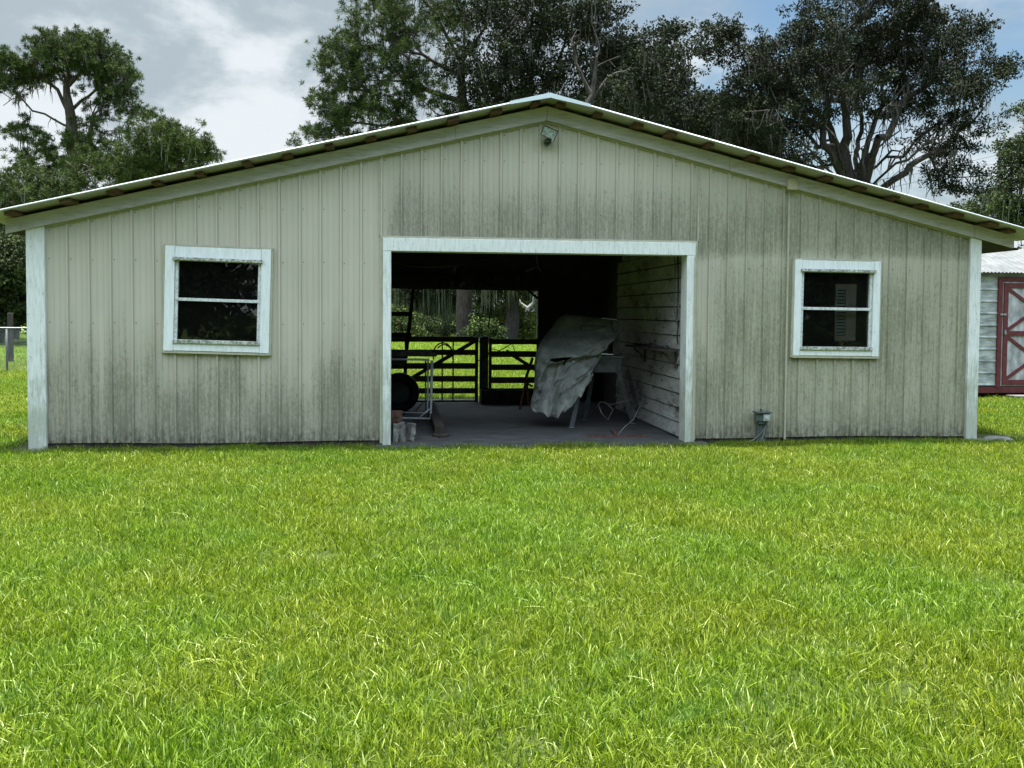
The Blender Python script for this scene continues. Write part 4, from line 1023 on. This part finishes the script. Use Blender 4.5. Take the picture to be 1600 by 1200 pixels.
tree('oak_tree', 'dense oak filling the sky behind the right of the ridge', 'oak tree', 24, 46, (1010, 0),
     [[(1010, 320), (1010, 220)], [(1010, 220), (950, 170), (900, 140)], [(1010, 220), (1080, 180), (1120, 170)]],
     [(930, 180, 90, 55, 4, 60, 0), (1020, 190, 90, 55, 4, 60, 0), (1100, 200, 80, 50, 4, 50, 0), (860, 190, 70, 45, 4, 40, 0), (1010, 250, 120, 40, 4, 50, 0)],
     .4, 'oak', 130, .95, .22, OK1, OK2, 60, (.7, 2), .06)
# pale dead tree in front of those oaks
rgd = np.random.default_rng(5)
def bare_tree(name, label, Y, limbs, R0, mat, seed, extra=26, r0=.016, lob=None, wig=.12):
    rg = np.random.default_rng(seed); Ls = [[P(q[0], q[1], Y) for q in L] for L in limbs]
    root = Ls[0][0].copy(); root[2] = -.05; Ls[0][0] = root
    t = lobe_tips(lob, rg, Y); Pn, par, tn = skeleton(Ls, t, rg, .2, wig, .4); r = radii(Pn, par, R0, r0)
    o = thing(name, label, 'dead tree', tuple(root)); link(wood_mesh('trunk', Pn-root, par, r), 'trunk', M[mat], o); return o
bare_tree('dead_tree', 'bare grey dead tree standing behind the barn ridge', 33, [[(927, 330), (928, 200), (925, 150)], [(925, 150), (900, 100), (890, 60)], [(926, 155), (950, 120), (985, 105)], [(925, 150), (932, 90), (925, 20)]],
          .20, 'bark', 31, lob=[(920, 60, 40, 50, 1.5, 16, 0), (970, 110, 40, 25, 1.5, 12, 0)])
bare_tree('dead_tree', 'small bleached forked dead tree seen through the barn at the right of the rear opening', 46, [[(822, 520), (823, 500), (824, 482)], [(824, 482), (813, 474), (808, 462)], [(824, 482), (833, 474), (836, 460)], [(825, 490), (836, 484)]],
          .17, 'deadwood', 32, r0=.04, lob=[(806, 458, 5, 6, .4, 3, 0), (838, 456, 6, 6, .4, 3, 0)], wig=.04)
# central pine
tree('pine_tree', 'big feathery pine at the left of the ridge, reaching above the frame', 'pine tree', 15, 42, (725, 0),
     [[(725, 400), (724, 200), (722, 95), (730, -60)], [(722, 100), (690, 40), (650, -10)], [(723, 120), (660, 85), (600, 60)], [(724, 160), (640, 130), (560, 130)], [(724, 200), (620, 190), (530, 195)],
      [(722, 95), (760, 40), (780, -20)], [(724, 220), (600, 220), (500, 215)]],
     [(590, 40, 60, 50, 3, 70, 0), (650, 10, 80, 60, 4, 80, 0), (540, 100, 50, 45, 3, 60, 0), (600, 130, 70, 50, 3.5, 80, 0), (525, 165, 40, 40, 2.5, 45, 0), (580, 190, 80, 34, 3, 60, 0),
      (730, -10, 100, 60, 4, 70, 0), (680, 90, 80, 50, 4, 50, 0), (510, 205, 36, 18, 2, 22, 0), (660, 170, 80, 40, 4, 40, 0), (465, 226, 14, 8, 1, 4, 0)],
     .46, 'pine', 240, .48, .27, PN1, PN2, 50, (.4, 1.2), .045, 'pinebark', wig=.14, mosscol=(.06, .06, .05))
# left big pine
tree('pine_tree', 'tall round topped pine with drooping mossy limbs at the far left', 'pine tree', 16, 48, (115, 0),
     [[(113, 400), (115, 260), (112, 190), (108, 120), (110, 75)], [(112, 200), (70, 178), (35, 150), (5, 165)], [(112, 185), (90, 140), (60, 120), (20, 110)], [(114, 170), (150, 140), (185, 125)],
      [(114, 195), (165, 185), (220, 195)], [(110, 130), (85, 95), (65, 75)], [(110, 130), (140, 95), (160, 75)]],
     [(105, 72, 60, 22, 3, 60, 0), (60, 100, 45, 25, 2.5, 36, 0), (155, 95, 48, 32, 3, 46, 0), (185, 125, 30, 30, 2.5, 30, 0), (30, 115, 32, 22, 2.5, 24, 0), (115, 105, 60, 30, 3, 36, 0),
      (10, 130, 20, 25, 2, 14, 0), (165, 160, 35, 22, 2.5, 18, 0), (215, 172, 18, 12, 1.5, 9, 0), (35, 205, 22, 24, 1.5, 12, 0), (95, 235, 60, 25, 2.5, 30, 0), (150, 215, 45, 30, 2.5, 24, 0), (60, 255, 40, 30, 2.5, 20, 0)],
     .50, 'pine', 330, .48, .27, PN1, PN2, 150, (.4, 1.2), .045, 'pinebark', wig=.14, mosscol=(.06, .06, .05))
tree('pine_tree', 'rounded lighter green pine beside the left roof slope', 'pine tree', 17, 38, (250, 0),
     [[(255, 400), (258, 300), (262, 230)], [(258, 280), (300, 240), (325, 240)], [(258, 290), (200, 260), (180, 240)]],
     [(258, 225, 55, 32, 3, 60, 0), (215, 260, 55, 35, 3, 50, 0), (305, 235, 28, 20, 2, 16, 0), (270, 265, 60, 30, 3, 40, 0), (165, 270, 60, 34, 3, 44, 0), (325, 238, 14, 12, 1.2, 6, 0)],
     .28, 'pine', 300, .6, .25, (.018, .030, .008), (.056, .086, .018), 20, bark='pinebark')
tree('oak_tree', 'dense dark oak low behind the fence at the left edge', 'oak tree', 71, 30, (-5, 0),
     [[(0, 520), (5, 450), (15, 400)], [(3, 460), (-40, 420)], [(3, 460), (50, 420)]],
     [(15, 420, 55, 40, 3, 90, 0), (30, 470, 50, 30, 2.5, 60, 0), (-40, 440, 50, 50, 3, 60, 0), (60, 410, 40, 30, 2.5, 40, 0), (20, 380, 45, 20, 2.5, 30, 0), (0, 500, 60, 12, 2.5, 40, 0)],
     .22, 'oak', 130, .55, .15, (.014, .02, .009), (.04, .055, .02), 20)
lowleft = tree('pine_tree', 'dense dark pine low at the left edge beside the barn', 'pine tree', 18, 36, (20, 0),
     [[(25, 480), (25, 380), (30, 300)], [(25, 380), (60, 330), (90, 310)], [(25, 400), (-20, 350), (-60, 330)]],
     [(30, 290, 60, 34, 3, 50, 0), (-20, 330, 60, 50, 3, 40, 0), (70, 320, 55, 30, 3, 40, 0), (10, 390, 60, 60, 3, 80, 0), (110, 300, 50, 24, 3, 26, 0)],
     .28, 'pine', 300, .65, .25, PN1, PN2, 50, bark='pinebark')
# right edge tree
tree('oak_tree', 'mossy oak at the right edge above the shed roof', 'oak tree', 19, 34, (1610, 0),
     [[(1612, 420), (1608, 300)], [(1608, 300), (1600, 230), (1610, 180)], [(1608, 320), (1560, 310), (1535, 320)], [(1608, 310), (1650, 260)]],
     [(1600, 240, 34, 34, 2, 44, 0), (1630, 190, 40, 50, 2.5, 36, 0), (1548, 325, 38, 34, 2, 44, 0), (1585, 300, 40, 40, 2.5, 44, 0), (1605, 350, 50, 30, 2.5, 40, 0), (1500, 335, 26, 12, 1.5, 12, 0)],
     .28, 'oak', 150, .5, .15, (.018, .026, .012), (.05, .07, .026), 120, (.4, 1.5), .04)
# understory behind the barn and along the field
proto = tree('understory_tree', 'dark leafy understory tree in the tree line behind the field', 'tree', 40, 58, (640, 0),
     [[(640, 470), (640, 430)], [(640, 440), (600, 400)], [(640, 440), (680, 400)]],
     [(640, 440, 60, 50, 3, 60, 0), (610, 400, 50, 36, 3, 40, 0), (670, 400, 50, 36, 3, 40, 0), (640, 485, 70, 20, 3, 40, 0)],
     .18, 'oak', 130, 1.0, .26, (.014, .02, .009), (.045, .06, .022), 40, (.6, 2), .06, group='understory trees along the field edge')
bx0 = proto.location.x
rgu = np.random.default_rng(77)
spots = []
for k, x in enumerate(np.arange(-62, 66, 5.2)):
    spots.append((x+rgu.uniform(-1.2, 1.2), 60+rgu.uniform(-3, 12)+ (6 if 3 < x < 12 else 0), rgu.uniform(0, 6.28), rgu.uniform(.8, 1.35)))
for (x, y, rz, s_) in spots: copy_thing(proto, (x, y, 0), rz, (s_, s_, s_*rgu.uniform(.85, 1.15)))
# slim mossy trunks right behind the fence line, seen through the barn
mid = tree('mossy_tree', 'tree draped in long grey moss seen through the left of the rear opening', 'tree', 41, 50, (672, 0),
     [[(672, 500), (668, 470), (655, 440)], [(670, 480), (690, 450), (700, 420)]],
     [(668, 440, 50, 30, 2, 60, 0), (640, 455, 36, 34, 2, 30, 0), (700, 460, 24, 30, 1.5, 24, 0)],
     .2, 'oak', 110, .6, .17, OK1, OK2, 260, (1.2, 3.5), .06, mosscol=(.10, .115, .09))
tree('oak_tree', 'gnarled dark oak seen through the right of the rear opening', 'oak tree', 42, 39, (798, 0),
     [[(800, 510), (798, 470), (803, 440)], [(800, 470), (790, 450), (775, 420)]],
     [(800, 430, 60, 22, 2.5, 60, 0), (770, 440, 30, 24, 2, 24, 0), (838, 436, 24, 18, 2, 20, 0)],
     .42, 'oak', 120, .5, .16, OK1, OK2, 80, (.5, 1.6), .05)
# bushes
def bush(name, label, seed, x, y, w, h, n, cA, cB, group=None):
    rg = np.random.default_rng(seed); o = thing(name, label, 'bush', (x, y, 0), group)
    tips = norm(rg.normal(0, 1, (n, 3))); tips[:, 2] = np.abs(tips[:, 2]); tips = tips*rg.uniform(.4, 1, n)[:, None]**.5*np.array([w, w*.7, h])
    root = np.array([0, 0, -.03]); Pn, par, tn = skeleton([[root, np.array([0, 0, h*.25])]], tips+np.array([0, 0, .15]), rg, .2, .05, .3); 
    link(wood_mesh('stem', Pn, par, radii(Pn, par, .06, .008)), 'stem', M['bark'], o)
    link(crown_mesh('foliage', Pn[tn], rg, 'oak', 110, .38, .13, np.array(cA), np.array(cB)), 'foliage', M['leaf'], o); return o
def atpx(px, Y): return P(px, 500, Y)[0]
bush('bush', 'bright yellow green bush in front of the bleached dead tree', 50, atpx(806, 40), 40, 1.3, 1.9, 50, (.04, .06, .012), (.11, .13, .025))
bush('bush', 'yellow green bush right of the bleached dead tree', 51, atpx(842, 42), 42, 1.5, 1.5, 44, (.04, .06, .012), (.10, .12, .025))
bush('bush', 'dark rounded bush left of the yellow green bushes', 52, atpx(783, 40), 40, 1.4, 1.5, 44, (.015, .022, .009), (.05, .07, .02))
bush('bush', 'small leafy bush beside the large pine trunk', 53, atpx(755, 34), 34, .9, 1.1, 34, (.014, .022, .009), (.045, .07, .02))
bush('bush', 'sunlit bush seen through the hay rack at the far left of the opening', 54, atpx(622, 36), 36, 1.5, 1.9, 50, (.02, .032, .01), (.06, .085, .022))
for i, (px, Y, w, h) in enumerate(((640, 40, 1.2, 1.0), (700, 44, 1.6, .9), (668, 46, 1.8, 1.0), (870, 44, 2, 2))):
    bush('undergrowth_bush', 'low dark undergrowth bush at the foot of the trees', 60+i, atpx(px, Y), Y, w, h, 36, (.014, .02, .009), (.04, .055, .02), 'undergrowth bushes behind the barn')
# trees behind the photographer, only reflected in the panes
for i, (x, y, s_) in enumerate([(-36+8*k, -27-(k % 3)*2.5, 1.05+.12*(k % 4)) for k in range(9)]):
    copy_thing(proto, (x, y, 0), i*1.3, (s_*1.2, s_*1.2, s_*1.25), 'leafy tree standing behind the photographer, reflected in the panes')
hedge = bush('added_hedge_bush', 'low bush added in a hedge behind the photographer to darken the pane reflections', 90, -20, -23, 2.6, 1.7, 60, (.014, .02, .009), (.04, .055, .02), 'added hedge bushes behind the photographer')
for k in range(1, 13): copy_thing(hedge, (-20+k*3.6, -23-(k % 2)*.6, 0), k*1.1, (1, 1, 1+.1*(k % 3)))  # hedge added out of view to block the lawn's reflection in the panes
# ------------------------------------------------------------------ grass
gcol = bpy.data.collections.new('grass_tufts')
def tuft_mesh(i, R_, n, h0, h1, wd):
    rg = np.random.default_rng(100+i)
    r = R_*np.sqrt(rg.uniform(0, 1, n)); a = rg.uniform(0, 2*math.pi, n); base = np.stack([r*np.cos(a), r*np.sin(a), np.zeros(n)-.004], 1)
    h = rg.uniform(h0, h1, n)*np.where(rg.uniform(0, 1, n) < .08, 1.35, 1); la = rg.uniform(0, 2*math.pi, n); lean = np.abs(rg.normal(0, .55, n))+.08
    ld = np.stack([np.cos(la), np.sin(la), np.zeros(n)], 1); fa = rg.uniform(0, math.pi, n); sd_ = np.stack([np.cos(fa), np.sin(fa), np.zeros(n)], 1)
    w = wd*rg.uniform(.55, 1.5, n)
    lvl = [0, .45, .8, 1.0]; wl_ = [.8, 1.0, .62, .0]; V = []
    for f, k in zip(lvl, wl_):
        c = base+ld*(h*lean*f*f)[:, None]+np.array([0, 0, 1])*(h*f*(1-.28*lean*f))[:, None]
        if k > 0: V += [c-sd_*(w*k/2)[:, None], c+sd_*(w*k/2)[:, None]]
        else: V += [c]
    V = np.stack(V, 1)                                   # n,7,3
    tone = rg.uniform(0, 1, n)
    cA = np.array([.026, .068, .003]); cB = np.array([.228, .292, .030]); cS = np.array([.44, .50, .22])
    c = cA*(1-tone[:, None])+cB*tone[:, None]; st = rg.uniform(0, 1, n) < .05; c[st] = cS*rg.uniform(.7, 1.1, (st.sum(), 1))
    col = np.repeat(c[:, None], 7, 1)*np.array([.95, .95, 1, 1, 1.03, 1.03, 1.06])[None, :, None]
    o = (np.arange(n)*7)[:, None]
    Fq = np.concatenate([o+np.array([0, 1, 3, 2]), o+np.array([2, 3, 5, 4])], 0)
    Ft = o+np.array([4, 5, 6])
    # write as triangles for a uniform face size
    T = np.concatenate([Fq[:, [0, 1, 2]], Fq[:, [0, 2, 3]], Ft], 0)
    me = npmesh('grass_tuft', V.reshape(-1, 3), T, col.reshape(-1, 3)); me.materials.append(M['grass'])
    me.polygons.foreach_set('use_smooth', [True]*len(me.polygons))
    ob = bpy.data.objects.new('grass_tuft', me); gcol.objects.link(ob); return ob
NT = 8
for i in range(NT): tuft_mesh(i, .16, 245, .018, .064, .0038)
def zone(n, x0, x1, y0, y1, rg, s0, s1, zf=1.0):
    p = np.stack([rg.uniform(x0, x1, n), rg.uniform(y0, y1, n), np.zeros(n)], 1)
    s_ = rg.uniform(s0, s1, n); return p, np.stack([s_, s_, s_*zf*rg.uniform(.8, 1.25, n)], 1)
rg = np.random.default_rng(9)
Z = [zone(10500, -8.0, 7.6, -8.8, -.16, rg, .8, 1.35),
     zone(5200, -17, -5.85, -.3, 17, rg, 1.1, 1.7), zone(1800, 5.6, 14, -.3, 9, rg, 1.0, 1.6),
     zone(4200, -7, 7, 5.5, 24, rg, 1.1, 1.8), zone(7000, -26, 26, 17, 52, rg, 2.0, 3.2, .7),
     zone(70, -5.6, -1.95, -.16, -.02, rg, .5, .9, 1.3), zone(70, 1.9, 5.5, -.16, -.02, rg, .5, .9, 1.3), zone(45, -5.7, 5.6, -.45, -.12, rg, .7, 1.0, 1.7)]
pts = np.concatenate([z[0] for z in Z]); scl = np.concatenate([z[1] for z in Z])
# lumpy mown turf: slow height changes, thin spots
def vnoise(x, y, f, sd):
    return (np.sin(x*f+1.3*np.sin(y*f*.7+sd))+np.sin(y*f*1.13+1.7*np.sin(x*f*.9+sd*2))+np.sin((x+y)*f*.61+sd*3))/3
hn = vnoise(pts[:, 0], pts[:, 1], 1.9, 1.)*.5+vnoise(pts[:, 0], pts[:, 1], 5.1, 2.)*.5
scl[:, 2] *= 1+.38*hn
thin = vnoise(pts[:, 0], pts[:, 1], 3.1, 5.) > .74
keep = ~(thin & (rg.uniform(0, 1, len(pts)) < .35)) & ~((np.abs(pts[:, 0]) < 6.0) & (pts[:, 1] > -.03) & (pts[:, 1] < 5.4))
keep &= ~((np.abs(pts[:, 0]) < 1.75) & (pts[:, 1] > -.42) & (pts[:, 1] < 0) & (rg.uniform(0, 1, len(pts)) < .4))
keep &= ~((pts[:, 0] > 8.6) & (pts[:, 1] > 5.25) & (pts[:, 1] < 8.3))
keep &= ~((np.abs(pts[:, 0]-5.9) < .5) & (np.abs(pts[:, 1]+.02) < .22) & (rg.uniform(0, 1, len(pts)) < .8))
keep &= ~((np.abs(pts[:, 0]+5.75) < .35) & (np.abs(pts[:, 1]+.15) < .22) & (rg.uniform(0, 1, len(pts)) < .7))
pts, scl = pts[keep], scl[keep]; n = len(pts)
rot = np.stack([rg.normal(0, .06, n), rg.normal(0, .06, n), rg.uniform(0, 6.283, n)], 1); ids = rg.integers(0, NT, n)
me = bpy.data.meshes.new('grass'); me.vertices.add(n); me.vertices.foreach_set('co', pts.astype(np.float32).ravel())
a = me.attributes.new('rot', 'FLOAT_VECTOR', 'POINT'); a.data.foreach_set('vector', rot.astype(np.float32).ravel())
a = me.attributes.new('scl', 'FLOAT_VECTOR', 'POINT'); a.data.foreach_set('vector', scl.astype(np.float32).ravel())
a = me.attributes.new('ids', 'INT', 'POINT'); a.data.foreach_set('value', ids.astype(np.int32))
go = bpy.data.objects.new('grass', me); C.objects.link(go); go['kind'] = 'stuff'; tag(go, 'bright green uneven mown lawn grass around the barn', 'grass')
ng = bpy.data.node_groups.new('grass_scatter', 'GeometryNodeTree')
ng.interface.new_socket('Geometry', in_out='INPUT', socket_type='NodeSocketGeometry'); ng.interface.new_socket('Geometry', in_out='OUTPUT', socket_type='NodeSocketGeometry')
gi = ng.nodes.new('NodeGroupInput'); gout = ng.nodes.new('NodeGroupOutput'); iop = ng.nodes.new('GeometryNodeInstanceOnPoints'); ci = ng.nodes.new('GeometryNodeCollectionInfo')
ci.inputs['Collection'].default_value = gcol; ci.inputs['Separate Children'].default_value = True; ci.inputs['Reset Children'].default_value = True
def na(nm, t): x_ = ng.nodes.new('GeometryNodeInputNamedAttribute'); x_.data_type = t; x_.inputs['Name'].default_value = nm; return x_.outputs['Attribute']
L_ = ng.links.new
L_(gi.outputs[0], iop.inputs['Points']); L_(ci.outputs[0], iop.inputs['Instance']); iop.inputs['Pick Instance'].default_value = True
L_(na('ids', 'INT'), iop.inputs['Instance Index']); L_(na('rot', 'FLOAT_VECTOR'), iop.inputs['Rotation']); L_(na('scl', 'FLOAT_VECTOR'), iop.inputs['Scale'])
L_(iop.outputs[0], gout.inputs[0])
md = go.modifiers.new('scatter', 'NODES'); md.node_group = ng
